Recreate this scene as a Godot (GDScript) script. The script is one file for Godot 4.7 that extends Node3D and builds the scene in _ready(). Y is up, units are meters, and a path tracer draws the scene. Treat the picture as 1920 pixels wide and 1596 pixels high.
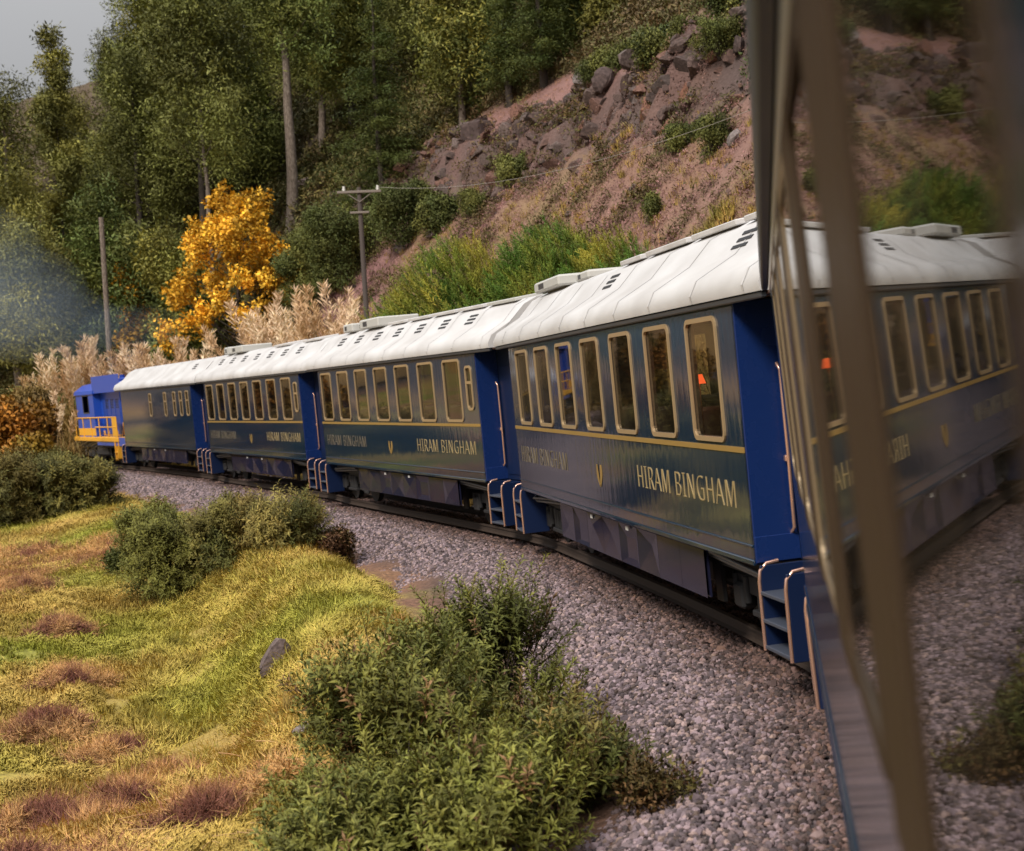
extends Node3D

# ---------------------------------------------------------------- mesh building
class MB:
	var v := PackedVector3Array()
	var n := PackedVector3Array()
	var uv := PackedVector2Array()
	var c := PackedColorArray()
	var col := Color.WHITE
	func tri(a: Vector3, b: Vector3, d: Vector3, out: Vector3, ua := Vector2.ZERO, ub := Vector2.ZERO, ud := Vector2.ZERO) -> void:
		var nn := (d - a).cross(b - a)
		if nn.dot(out) < 0.0:
			nn = -nn
			v.append_array([a, d, b]); uv.append_array([ua, ud, ub])
		else:
			v.append_array([a, b, d]); uv.append_array([ua, ub, ud])
		nn = nn.normalized()
		n.append_array([nn, nn, nn]); c.append_array([col, col, col])
	func quad(a: Vector3, b: Vector3, d: Vector3, e: Vector3, out: Vector3, ua := Vector2.ZERO, ub := Vector2.ZERO, ud := Vector2.ZERO, ue := Vector2.ZERO) -> void:
		tri(a, b, d, out, ua, ub, ud)
		tri(a, d, e, out, ua, ud, ue)
	func quadu(a: Vector3, b: Vector3, d: Vector3, e: Vector3, out: Vector3) -> void:  # uv in metres: along a-b and a-e
		var w := a.distance_to(b)
		var h := a.distance_to(e)
		quad(a, b, d, e, out, Vector2(0, 0), Vector2(w, 0), Vector2(w, h), Vector2(0, h))
	func ptri(p: Array, nn: Array) -> void:  # three points with their own normals
		var o: Vector3 = nn[0] + nn[1] + nn[2]
		var a: Vector3 = p[0]
		var f: Vector3 = (p[2] - a).cross(p[1] - a)
		var k := [0, 1, 2] if f.dot(o) >= 0.0 else [0, 2, 1]
		for i in k:
			v.append(p[i]); n.append(nn[i]); uv.append(Vector2.ZERO); c.append(col)
	func box(ctr: Vector3, s: Vector3, b := Basis(), bev := 0.0) -> void:
		var h := s * 0.5
		bev = minf(bev, minf(h.x, minf(h.y, h.z)) * 0.8)
		var ax := [Vector3(1, 0, 0), Vector3(0, 1, 0), Vector3(0, 0, 1)]
		for k in 3:
			for sg in [-1.0, 1.0]:
				var u: Vector3 = ax[(k + 1) % 3]
				var w: Vector3 = ax[(k + 2) % 3]
				var o: Vector3 = ax[k] * sg
				var hu: float = h[(k + 1) % 3] - bev
				var hw: float = h[(k + 2) % 3] - bev
				var m: Vector3 = o * h[k]
				quadu(ctr + b * (m - u * hu - w * hw), ctr + b * (m + u * hu - w * hw), ctr + b * (m + u * hu + w * hw), ctr + b * (m - u * hu + w * hw), b * o)
		if bev > 0.0:
			for k in 3:
				var u: Vector3 = ax[(k + 1) % 3]
				var w: Vector3 = ax[(k + 2) % 3]
				var l: Vector3 = ax[k] * (h[k] - bev)
				for su in [-1.0, 1.0]:
					for sw in [-1.0, 1.0]:
						var p1: Vector3 = u * su * h[(k + 1) % 3] + w * sw * (h[(k + 2) % 3] - bev)
						var p2: Vector3 = u * su * (h[(k + 1) % 3] - bev) + w * sw * h[(k + 2) % 3]
						quad(ctr + b * (p1 - l), ctr + b * (p1 + l), ctr + b * (p2 + l), ctr + b * (p2 - l), b * (u * su + w * sw))
			for sx in [-1.0, 1.0]:
				for sy in [-1.0, 1.0]:
					for sz in [-1.0, 1.0]:
						var q := Vector3(sx, sy, sz)
						tri(ctr + b * (q * Vector3(h.x, h.y - bev, h.z - bev)), ctr + b * (q * Vector3(h.x - bev, h.y, h.z - bev)), ctr + b * (q * Vector3(h.x - bev, h.y - bev, h.z)), b * q)
	func tube(path: Array, rad, sides := 8, caps := true) -> void:
		var k := path.size()
		var t0: Vector3 = (path[1] - path[0]).normalized()
		var ref := Vector3.UP if absf(t0.y) < 0.9 else Vector3.RIGHT
		var rings := []
		var norms := []
		var x := ref.cross(t0).normalized()
		for i in k:
			var t: Vector3 = (path[mini(i + 1, k - 1)] - path[maxi(i - 1, 0)]).normalized()
			x = (x - t * x.dot(t)).normalized()
			var y := t.cross(x)
			var r: float = rad[i] if rad is Array else rad
			var ring := []
			var nr := []
			for j in sides:
				var a := TAU * j / sides
				var d := x * cos(a) + y * sin(a)
				ring.append(path[i] + d * r); nr.append(d)
			rings.append(ring); norms.append(nr)
		for i in k - 1:
			for j in sides:
				var j2 := (j + 1) % sides
				ptri([rings[i][j], rings[i][j2], rings[i + 1][j2]], [norms[i][j], norms[i][j2], norms[i + 1][j2]])
				ptri([rings[i][j], rings[i + 1][j2], rings[i + 1][j]], [norms[i][j], norms[i + 1][j2], norms[i + 1][j]])
		if caps:
			for e in [0, k - 1]:
				var o: Vector3 = (path[0] - path[1]) if e == 0 else (path[k - 1] - path[k - 2])
				for j in range(1, sides - 1):
					tri(rings[e][0], rings[e][j], rings[e][j + 1], o)
	func cyl(a: Vector3, b: Vector3, r: float, sides := 16) -> void:
		tube([a, b], r, sides)
	func extrude(prof: Array, z0: float, z1: float, smooth := false, caps := false) -> void:  # open profile of Vector2 in x,y along z; outward is away from (0, y of the centre)
		var k := prof.size()
		var nm := []
		var mid := Vector2.ZERO
		for p in prof:
			mid += p / k
		var len_ := 0.0
		var fl := []
		for i in k - 1:
			var d: Vector2 = (prof[i + 1] - prof[i]).normalized()
			var o := Vector2(-d.y, d.x)
			if o.dot((prof[i] + prof[i + 1]) * 0.5 - mid) < 0.0:
				o = -o
			fl.append(o)
		for i in k:
			var o2: Vector2 = (fl[maxi(i - 1, 0)] + fl[mini(i, k - 2)]).normalized()
			nm.append(Vector3(o2.x, o2.y, 0))
		for i in k - 1:
			var a: Vector2 = prof[i]
			var b: Vector2 = prof[i + 1]
			var l2 := len_ + a.distance_to(b)
			var o3 := Vector3(fl[i].x, fl[i].y, 0)
			var i0 := v.size()
			quad(Vector3(a.x, a.y, z0), Vector3(a.x, a.y, z1), Vector3(b.x, b.y, z1), Vector3(b.x, b.y, z0), o3, Vector2(z0, len_), Vector2(z1, len_), Vector2(z1, l2), Vector2(z0, l2))
			if smooth:
				for q in range(i0, v.size()):
					n[q] = nm[i] if absf(v[q].x - a.x) + absf(v[q].y - a.y) < 1e-5 else nm[i + 1]
			len_ = l2
		if caps:
			for z in [z0, z1]:
				for i in range(1, k - 1):
					tri(Vector3(prof[0].x, prof[0].y, z), Vector3(prof[i].x, prof[i].y, z), Vector3(prof[i + 1].x, prof[i + 1].y, z), Vector3(0, 0, z - (z0 + z1) * 0.5))
	func soften(last: int, want: Vector3, share: float) -> void:  # leaf normals drawn towards the way the clump faces
		for i in range(n.size() - last, n.size()):
			n[i] = (n[i] * (1.0 - share) + want * share).normalized()
	func mesh() -> ArrayMesh:
		var a := []
		a.resize(Mesh.ARRAY_MAX)
		a[Mesh.ARRAY_VERTEX] = v
		a[Mesh.ARRAY_NORMAL] = n
		a[Mesh.ARRAY_TEX_UV] = uv
		a[Mesh.ARRAY_COLOR] = c
		var m := ArrayMesh.new()
		m.add_surface_from_arrays(Mesh.PRIMITIVE_TRIANGLES, a)
		return m

class Inst:
	var b := PackedFloat32Array()
	var count := 0
	func add(bs: Basis, o: Vector3, col: Color) -> void:
		b.append_array([bs.x.x, bs.y.x, bs.z.x, o.x, bs.x.y, bs.y.y, bs.z.y, o.y, bs.x.z, bs.y.z, bs.z.z, o.z, col.r, col.g, col.b, 1.0])
		count += 1

# ---------------------------------------------------------------- nodes
var taken := {}
var rng := RandomNumberGenerator.new()

func numbered(called: String) -> String:
	if not taken.has(called):
		taken[called] = 0
		return called
	taken[called] += 1
	return "%s_%03d" % [called, taken[called]]

func tag(o: Node3D, label: String, category: String, group := "", kind := "") -> Node3D:
	if label: o.set_meta("label", label)
	if category: o.set_meta("category", category)
	if group: o.set_meta("group", group)
	if kind: o.set_meta("kind", kind)
	return o

func thing(called: String, label: String, category: String, xf := Transform3D(), group := "") -> Node3D:
	var o := Node3D.new()
	o.name = numbered(called)
	add_child(o, true)
	o.transform = xf
	tag(o, label, category, group)
	return o

func part(called: String, m: Mesh, mt: Material, parent: Node3D = null, xf := Transform3D()) -> MeshInstance3D:
	var o := MeshInstance3D.new()
	o.name = numbered(called) if parent == null else called
	o.mesh = m
	o.material_override = mt
	o.transform = xf
	(parent if parent else self).add_child(o, true)
	return o

func scatter(called: String, ins: Inst, m: Mesh, mt: Material, parent: Node3D = null) -> MultiMeshInstance3D:
	var mm := MultiMesh.new()
	mm.transform_format = MultiMesh.TRANSFORM_3D
	mm.use_colors = true
	mm.mesh = m
	mm.instance_count = ins.count
	mm.buffer = ins.b
	var o := MultiMeshInstance3D.new()
	o.name = numbered(called) if parent == null else called
	o.multimesh = mm
	o.material_override = mt
	(parent if parent else self).add_child(o, true)
	return o

# ---------------------------------------------------------------- materials
func lin(r: float, g: float, b: float) -> Color:
	return Color(r, g, b).linear_to_srgb()

func mat(col: Color, rough := 0.6, metal := 0.0, vcol := false) -> StandardMaterial3D:
	var m := StandardMaterial3D.new()
	m.albedo_color = col
	m.roughness = rough
	m.metallic = metal
	m.vertex_color_use_as_albedo = vcol
	return m

func noise_tex(freq: float, w: int, h: int, ramp: Gradient = null, normal := false, strength := 4.0, sd := 1) -> NoiseTexture2D:
	var f := FastNoiseLite.new()
	f.noise_type = FastNoiseLite.TYPE_SIMPLEX_SMOOTH
	f.frequency = freq
	f.fractal_octaves = 4
	f.seed = sd
	var t := NoiseTexture2D.new()
	t.width = w
	t.height = h
	t.noise = f
	t.seamless = true
	t.as_normal_map = normal
	t.bump_strength = strength
	if ramp: t.color_ramp = ramp
	return t

func grad(a: Color, b: Color) -> Gradient:
	var g := Gradient.new()
	g.set_color(0, a)
	g.set_color(1, b)
	return g

func leafmat(back := 0.35, rough := 0.6) -> StandardMaterial3D:
	var m := mat(Color.WHITE, rough, 0.0, true)
	m.backlight_enabled = true
	m.backlight = Color(back, back, back * 0.6)
	m.metallic_specular = 0.3
	return m

var M := {}

func make_materials() -> void:
	var wall := mat(lin(0.006, 0.022, 0.048), 0.09)
	wall.normal_enabled = true
	wall.normal_texture = noise_tex(0.02, 512, 512, null, true, 5.0, 3)
	wall.normal_scale = 0.06
	wall.metallic_specular = 0.7
	wall.uv1_scale = Vector3(0.55, 0.06, 1)
	M.wall = wall
	var ownw: StandardMaterial3D = wall.duplicate()
	ownw.normal_scale = 0.05
	ownw.roughness = 0.11
	ownw.metallic_specular = 0.42
	M.own_wall = ownw
	var pan := mat(lin(0.010, 0.040, 0.17), 0.32)
	pan.roughness_texture = noise_tex(0.01, 256, 256, grad(Color(0.6, 0.6, 0.6), Color.WHITE))
	pan.albedo_color = lin(0.007, 0.024, 0.115)
	M.blue = pan
	M.navy = mat(lin(0.005, 0.014, 0.052), 0.35)
	var roof := mat(lin(0.60, 0.60, 0.61), 0.45)
	roof.albedo_texture = noise_tex(0.012, 512, 512, grad(Color(0.87, 0.86, 0.85), Color(1, 1, 1)), false, 1, 7)
	roof.normal_enabled = true
	roof.normal_texture = noise_tex(0.01, 512, 512, null, true, 8.0, 9)
	roof.normal_scale = 0.07
	roof.uv1_scale = Vector3(0.09, 0.16, 1)
	M.roof = roof
	M.roof_grey = mat(lin(0.42, 0.42, 0.40), 0.6)
	M.gutter = mat(lin(0.035, 0.04, 0.05), 0.4)
	M.gold = mat(lin(0.34, 0.215, 0.06), 0.4, 0.2)
	M.letter_worn = mat(lin(0.15, 0.12, 0.075), 0.4)
	M.letter = mat(lin(0.36, 0.27, 0.12), 0.45, 0.1)
	M.brass = mat(lin(0.44, 0.32, 0.18), 0.35, 0.4)
	M.copper = mat(lin(0.75, 0.46, 0.36), 0.25, 0.75)
	M.reflected_brown = mat(lin(0.055, 0.036, 0.022), 0.5)  # brown of the blurred hillside reflection, put into the post colour
	M.reflected_brown.metallic_specular = 0.16
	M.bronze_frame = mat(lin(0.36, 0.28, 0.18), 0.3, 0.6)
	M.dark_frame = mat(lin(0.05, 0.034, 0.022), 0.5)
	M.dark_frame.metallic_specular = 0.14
	M.chrome = mat(lin(0.62, 0.60, 0.56), 0.32, 0.8)
	M.black = mat(lin(0.008, 0.008, 0.010), 0.6)
	M.under = mat(lin(0.015, 0.015, 0.017), 0.7)
	M.steel = mat(lin(0.17, 0.17, 0.175), 0.5, 0.4)
	M.tread = mat(lin(0.05, 0.06, 0.085), 0.5)
	M.pale = mat(lin(0.6, 0.6, 0.58), 0.5)
	M.skirt = mat(lin(0.012, 0.013, 0.032), 0.15)
	M.skirt.metallic_specular = 0.22
	M.wood = mat(lin(0.07, 0.035, 0.015), 0.5)
	M.seat = mat(lin(0.10, 0.07, 0.045), 0.8)
	M.lining = mat(lin(0.05, 0.034, 0.02), 0.6)
	var gl := mat(Color(lin(0.012, 0.011, 0.007), 0.45), 0.02)
	gl.transparency = BaseMaterial3D.TRANSPARENCY_ALPHA
	gl.metallic_specular = 0.43
	M.glass = gl
	var og: StandardMaterial3D = gl.duplicate()
	og.metallic_specular = 0.38
	M.own_glass = og
	M.lamp = mat(lin(0.7, 0.1, 0.03), 0.6)
	M.lamp.emission_enabled = true
	M.lamp.emission = lin(1.0, 0.13, 0.03)
	M.lamp.emission_energy_multiplier = 0.8
	M.rust = mat(lin(0.10, 0.05, 0.028), 0.8)
	M.rail = mat(lin(0.05, 0.034, 0.026), 0.7, 0.2)
	M.sleeper = mat(lin(0.06, 0.045, 0.035), 0.9)
	M.loco = mat(lin(0.014, 0.07, 0.42), 0.35)
	M.loco_dark = mat(lin(0.010, 0.045, 0.28), 0.4)
	M.yellow = mat(lin(0.72, 0.36, 0.03), 0.5)
	M.bark = mat(lin(0.30, 0.25, 0.21), 0.9)
	M.bark.albedo_texture = noise_tex(0.03, 256, 256, grad(Color(0.45, 0.42, 0.4), Color.WHITE), false, 1, 12)
	M.bark.uv1_triplanar = true
	M.bark.uv1_scale = Vector3(1.5, 0.4, 1.5)
	M.darkbark = mat(lin(0.045, 0.035, 0.028), 0.9)
	M.pole = mat(lin(0.07, 0.055, 0.05), 0.85)
	M.arm = mat(lin(0.19, 0.16, 0.14), 0.8)
	M.wire = mat(lin(0.30, 0.27, 0.25), 0.6)
	M.leaf = leafmat()
	M.grass = leafmat(0.3, 0.65)
	M.plume = leafmat(0.5, 0.9)
	M.stone = mat(Color.WHITE, 0.85, 0.0, true)
	var rk := mat(Color.WHITE, 0.9, 0.0, true)
	rk.albedo_texture = noise_tex(0.02, 512, 512, grad(Color(0.45, 0.42, 0.42), Color.WHITE), false, 1, 21)
	rk.uv1_triplanar = true
	rk.uv1_scale = Vector3(0.8, 0.8, 0.8)
	M.rock = rk
	var gr := mat(Color.WHITE, 0.95, 0.0, true)
	gr.albedo_texture = noise_tex(0.03, 1024, 1024, grad(Color(0.68, 0.66, 0.64), Color.WHITE), false, 1, 33)
	gr.uv1_triplanar = true
	gr.uv1_world_triplanar = true
	gr.uv1_scale = Vector3(0.21, 0.21, 0.21)
	gr.normal_enabled = true
	gr.normal_texture = noise_tex(0.035, 1024, 1024, null, true, 10.0, 35)
	gr.normal_scale = 0.9
	M.ground = gr

# ---------------------------------------------------------------- the lie of the land (x to the right, Z ahead = -z)
var TRK := [Vector2(-25, -160), Vector2(-11.1, -79.2), Vector2(-3.34, -29.8), Vector2(2.95, 10.3), Vector2(3.16, 13.15), Vector2(1.21, 24.19), Vector2(0.54, 26.64), Vector2(-3.55, 37.07), Vector2(-4.4, 39.57), Vector2(-8.97, 49.8), Vector2(-10.03, 52.53), Vector2(-15.15, 62.83), Vector2(-15.9, 64.2), Vector2(-20.3, 72), Vector2(-30, 87), Vector2(-50, 110), Vector2(-105, 155)]
var N1 := FastNoiseLite.new()
var N2 := FastNoiseLite.new()

func track(x: float, z: float) -> Vector2:  # x: signed distance from the centre line (hill side positive); y: distance ahead, roughly
	var best := 1e18
	var q := 0.0
	var s := 0.0
	for i in TRK.size() - 1:
		var a: Vector2 = TRK[i]
		var d: Vector2 = TRK[i + 1] - a
		var l2 := d.length_squared()
		var t := clampf(((x - a.x) * d.x + (z - a.y) * d.y) / l2, 0.0, 1.0)
		var ex := x - a.x - d.x * t
		var ey := z - a.y - d.y * t
		var dd := ex * ex + ey * ey
		if dd < best:
			best = dd
			q = signf(ex * d.y - ey * d.x) * sqrt(dd)
			s = a.y + d.y * t
	return Vector2(q, s)

func ss(a: float, b: float, x: float) -> float:
	var t := clampf((x - a) / (b - a), 0.0, 1.0)
	return t * t * (3.0 - 2.0 * t)

func ht(x: float, z: float) -> float:
	return ht_at(x, z, track(x, z))

func ht_at(x: float, z: float, t: Vector2) -> float:
	var q := t.x
	var big := N1.get_noise_2d(x * 2.2, z * 2.2)
	var fine := N2.get_noise_2d(x * 20.0, z * 20.0)
	if q < 0.0:
		var a := -q + big * 0.35
		var y := -0.20 - 0.42 * ss(1.7, 3.1, a)
		var berm := ss(11.0, 16.0, t.y) * (1.0 - ss(29.0, 36.0, t.y))
		y += berm * 0.36 * ss(3.1, 4.0, a) * (1.0 - ss(4.4, 6.3, a))
		y -= lerpf(0.55, 0.75, berm) * ss(lerpf(3.4, 4.3, berm), lerpf(9.0, 6.4, berm), a)
		if a > 3.2:
			var m := ss(3.2, 5.5, a)
			y += m * (big * 0.16 + N1.get_noise_2d(x * 9.0, z * 9.0) * 0.10 + fine * 0.035)
			y += m * (berm * (absf(N2.get_noise_2d(x * 18.0 + 5.0, z * 18.0)) * 0.34 - 0.06) + absf(N2.get_noise_2d(x * 13.0 - 44.0, z * 13.0)) * 0.14)
			var lump := N2.get_noise_2d(x * 7.0 + 90.0, z * 7.0)
			y += ss(7.0, 9.5, a) * (maxf(lump - 0.12, 0.0) * 0.42 + absf(N2.get_noise_2d(x * 15.0, z * 15.0 + 30.0)) * 0.22)
		if a > 60.0:
			y += 14.0 * ss(70.0, 260.0, a) + big * 3.0 * ss(60.0, 110.0, a)
		return y
	var qq := q + big * 0.9 * ss(4.0, 9.0, q)
	var h := -0.20 - 0.30 * ss(1.6, 2.6, q) + 0.35 * ss(3.0, 4.5, q)
	h += 1.15 * (clampf(qq, 4.6, 14.7) - 4.6)
	h += 3.0 * ss(14.7, 16.6, qq)
	h += 0.65 * (clampf(qq, 16.6, 20.0) - 16.6)
	h += 1.05 * (clampf(qq, 20.0, 38.0) - 20.0) + 0.12 * (clampf(qq, 38.0, 150.0) - 38.0)
	var r := ss(4.0, 7.0, q)
	var cliff := ss(14.0, 15.2, qq) * (1.0 - ss(16.2, 17.4, qq))
	h += r * (N1.get_noise_2d(x * 7.0, z * 7.0) * 0.55 + fine * (0.12 + 0.5 * cliff))
	h += cliff * (N1.get_noise_2d(x * 16.0 + 40.0, z * 16.0) * 1.6 + absf(N2.get_noise_2d(x * 11.0, z * 11.0)) * 1.3 - 0.3)
	return h

func gpos(brg: float, dist: float) -> Vector3:  # a place on the ground by bearing (radians right of ahead) and distance
	var x := dist * sin(brg)
	var z := dist * cos(brg)
	return Vector3(x, ht(x, z), -z)

func lines(parts: Array) -> PackedFloat32Array:
	var out := PackedFloat32Array()
	for p in parts:
		var k := int(round((p[1] - p[0]) / p[2]))
		for i in k:
			out.append(p[0] + (p[1] - p[0]) * i / k)
	out.append(parts[-1][1])
	return out

func meadow_mix(x: float, z: float, a: float) -> Color:  # turf colour: lime to straw to pink dry patches
	var g := N1.get_noise_2d(x * 5.0 + 300.0, z * 5.0)
	var d := N1.get_noise_2d(x * 3.0 - 200.0, z * 3.0 + 90.0) + 0.9 * N2.get_noise_2d(x * 12.0, z * 12.0 + 70.0) * 0.6
	var col := Color(0.34, 0.35, 0.05).lerp(Color(0.60, 0.38, 0.11), clampf(0.5 + g * 1.3, 0.0, 1.0))
	var fine := N2.get_noise_2d(x * 26.0 + 11.0, z * 26.0)
	var dry := ss(-0.05, 0.35, d + fine * 0.35 + 0.45 * ss(9.0, 14.5, a) - 0.30)
	col = col.lerp(Color(0.60, 0.32, 0.17), dry * 0.8)
	col = col.lerp(Color(0.42, 0.20, 0.125), ss(0.16, 0.34, -absf(N2.get_noise_2d(x * 15.0, z * 15.0 + 30.0)) * 2.2 + 0.42 + fine * 0.3) * ss(8.5, 12.0, a) * ss(0.0, 0.3, d + 0.05) * 0.75)
	return col

func ground_color(x: float, z: float, t: Vector2, y: float) -> Color:
	var q := t.x
	var e := N2.get_noise_2d(x * 14.0, z * 14.0)
	var big := N1.get_noise_2d(x * 4.0 + 50.0, z * 4.0)
	if q < 0.0:
		var a := -q + N1.get_noise_2d(x * 2.2, z * 2.2) * 0.35
		var grav := Color(0.07, 0.052, 0.058)
		var soil := Color(0.30, 0.155, 0.09)
		var col := grav.lerp(soil, ss(2.45, 2.85, a + e * 0.4))
		col = col.lerp(meadow_mix(x, z, a) * 0.9, ss(3.3, 3.9, a + e * 0.5))
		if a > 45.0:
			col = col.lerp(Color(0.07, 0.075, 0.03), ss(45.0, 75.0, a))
		return col
	var qq := q + N1.get_noise_2d(x * 2.2, z * 2.2) * 0.9
	var col2 := Color(0.07, 0.052, 0.058).lerp(Color(0.2, 0.13, 0.06), ss(2.0, 3.2, q))
	col2 = col2.lerp(Color(0.46, 0.28, 0.10), ss(4.0, 6.0, q))
	var heath := Color(0.30, 0.16, 0.155).lerp(Color(0.29, 0.19, 0.10), clampf(0.5 + big * 1.6, 0.0, 1.0))
	col2 = col2.lerp(heath, ss(6.5, 9.5, qq + big * 2.0))
	var rockc := Color(0.12, 0.085, 0.08).lerp(Color(0.19, 0.11, 0.095), clampf(0.4 + e * 1.8, 0.0, 1.0))
	col2 = col2.lerp(rockc, ss(13.8, 15.0, qq))
	col2 = col2.lerp(Color(0.28, 0.15, 0.135), ss(16.2, 16.9, qq))
	col2 = col2.lerp(Color(0.20, 0.13, 0.08), ss(19.6, 20.6, qq))
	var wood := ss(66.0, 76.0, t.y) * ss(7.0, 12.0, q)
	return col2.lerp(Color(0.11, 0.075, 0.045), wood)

func make_ground() -> void:
	var xs := lines([[-700, -300, 100], [-300, -120, 20], [-120, -60, 4], [-60, -14, 0.8], [-14, 6, 0.2], [6, 16, 0.4], [16, 60, 0.8], [60, 120, 4], [120, 300, 20], [300, 700, 100]])
	var zs := lines([[-700, -200, 100], [-200, -60, 14], [-60, -6, 2], [-6, 6, 0.5], [6, 34, 0.2], [34, 110, 0.6], [110, 170, 3], [170, 300, 13], [300, 900, 100]])
	var w := xs.size()
	var hgt := zs.size()
	var v := PackedVector3Array()
	var c := PackedColorArray()
	var idx := PackedInt32Array()
	for j in hgt:
		for i in w:
			var t := track(xs[i], zs[j])
			var y := ht_at(xs[i], zs[j], t)
			v.append(Vector3(xs[i], y, -zs[j]))
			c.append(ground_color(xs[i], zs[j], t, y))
	var nn := PackedVector3Array()
	nn.resize(v.size())
	for j in hgt:
		for i in w:
			var a := v[j * w + mini(i + 1, w - 1)] - v[j * w + maxi(i - 1, 0)]
			var b := v[mini(j + 1, hgt - 1) * w + i] - v[maxi(j - 1, 0) * w + i]
			nn[j * w + i] = a.cross(b).normalized()
			if i < w - 1 and j < hgt - 1:
				var k := j * w + i
				idx.append_array([k, k + w, k + 1, k + 1, k + w, k + w + 1])
	var arr := []
	arr.resize(Mesh.ARRAY_MAX)
	arr[Mesh.ARRAY_VERTEX] = v
	arr[Mesh.ARRAY_NORMAL] = nn
	arr[Mesh.ARRAY_COLOR] = c
	arr[Mesh.ARRAY_INDEX] = idx
	var m := ArrayMesh.new()
	m.add_surface_from_arrays(Mesh.PRIMITIVE_TRIANGLES, arr)
	tag(part("ground", m, M.ground), "", "", "", "structure")

# ---------------------------------------------------------------- plants
func spread(r: RandomNumberGenerator) -> Vector3:
	var z := r.randf_range(-1, 1)
	var a := r.randf() * TAU
	var k := sqrt(1.0 - z * z)
	return Vector3(k * cos(a), z, k * sin(a))

func any_turn(r: RandomNumberGenerator) -> Basis:
	return Basis(spread(r), r.randf() * TAU)

func clump_mesh(count: int, rad: float, ll: float, lw: float, droop: float, sd: int) -> ArrayMesh:  # loose ball of small leaves
	var r := RandomNumberGenerator.new()
	r.seed = sd
	var mb := MB.new()
	for i in count:
		var p := spread(r) * rad * pow(r.randf(), 0.45)
		var d := (spread(r) + Vector3(0, -droop, 0) + p.normalized() * 0.5).normalized()
		var s := d.cross(spread(r)).normalized() * lw * r.randf_range(0.7, 1.2)
		var l := ll * r.randf_range(0.7, 1.3)
		var k := r.randf_range(0.65, 1.35)
		mb.col = Color(k, k, k * r.randf_range(0.8, 1.1))
		var want := (p.normalized() + Vector3.UP * 0.7).normalized()
		mb.quad(p, p + d * l * 0.45 + s, p + d * l, p + d * l * 0.45 - s, want)
		mb.soften(6, want, 0.75)
	return mb.mesh()

func sprig_mesh(leaves: int, length: float, ll: float, lw: float, sd: int, lift := 0.5) -> ArrayMesh:  # a stem with lance leaves folded along the midrib
	var r := RandomNumberGenerator.new()
	r.seed = sd
	var mb := MB.new()
	mb.col = Color(0.5, 0.38, 0.3)
	var bend := Vector3(r.randf_range(-0.15, 0.15), 0, r.randf_range(-0.15, 0.15))
	var path := []
	for i in 4:
		var t := i / 3.0
		path.append(Vector3.UP * length * t + bend * length * t * t)
	mb.tube(path, [0.005, 0.004, 0.003, 0.002], 4, false)
	for i in leaves:
		var t := pow((i + 1.0) / leaves, 0.6)
		var p := Vector3.UP * length * t + bend * length * t * t
		var a := i * 2.4 + r.randf_range(-0.4, 0.4)
		var up := lift + 0.5 * t + r.randf_range(-0.2, 0.2)
		var d := Vector3(cos(a), up, sin(a)).normalized()
		var side := d.cross(Vector3.UP).normalized()
		var nn := side.cross(d).normalized()
		var l := ll * r.randf_range(0.6, 1.15) * (1.1 - 0.4 * t)
		var w := lw * l / ll
		var k := r.randf_range(0.7, 1.3)
		mb.col = Color(k, k, k * r.randf_range(0.7, 1.0))
		var m1 := p + d * l * 0.5
		var tip := p + d * l - nn * l * 0.22
		for sg in [-1.0, 1.0]:
			var e: Vector3 = m1 + side * w * sg + nn * w * 0.35
			mb.tri(p, e, m1, nn); mb.tri(m1, e, tip, nn)
	return mb.mesh()

func blade_tuft(count: int, rad: float, hmin: float, hmax: float, w: float, lean: float, sd: int) -> ArrayMesh:
	var r := RandomNumberGenerator.new()
	r.seed = sd
	var mb := MB.new()
	for i in count:
		var a := r.randf() * TAU
		var p := Vector3(cos(a), 0, sin(a)) * rad * sqrt(r.randf())
		var b := r.randf() * TAU
		var d := Vector3(cos(b), 0, sin(b)) * lean * r.randf_range(0.3, 1.2) + p.normalized() * lean * 0.5
		var h := r.randf_range(hmin, hmax)
		var s := Vector3(-sin(b), 0, cos(b)).rotated(Vector3.UP, r.randf_range(-0.6, 0.6)) * w * 0.5
		var k := r.randf_range(0.75, 1.3)
		var m := p + Vector3.UP * h * 0.62 + d * h * 0.35
		var tip := p + Vector3.UP * h * (1.0 - 0.25 * lean) + d * h
		mb.col = Color(k * 0.95, k * 0.95, k * 0.9)
		mb.quad(p - s, p + s, m + s * 0.7, m - s * 0.7, Vector3.UP + d)
		mb.col = Color(k * 1.1, k * 1.05, k)
		mb.tri(m - s * 0.7, m + s * 0.7, tip, Vector3.UP + d)
		mb.soften(9, Vector3.UP, 0.7)
	return mb.mesh()

func tone(r: RandomNumberGenerator, a: Color, b: Color, lo := 0.75, hi := 1.2) -> Color:
	var c := a.lerp(b, r.randf())
	var k := r.randf_range(lo, hi)
	return Color(c.r * k, c.g * k, c.b * k)

var CL := {}

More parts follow.
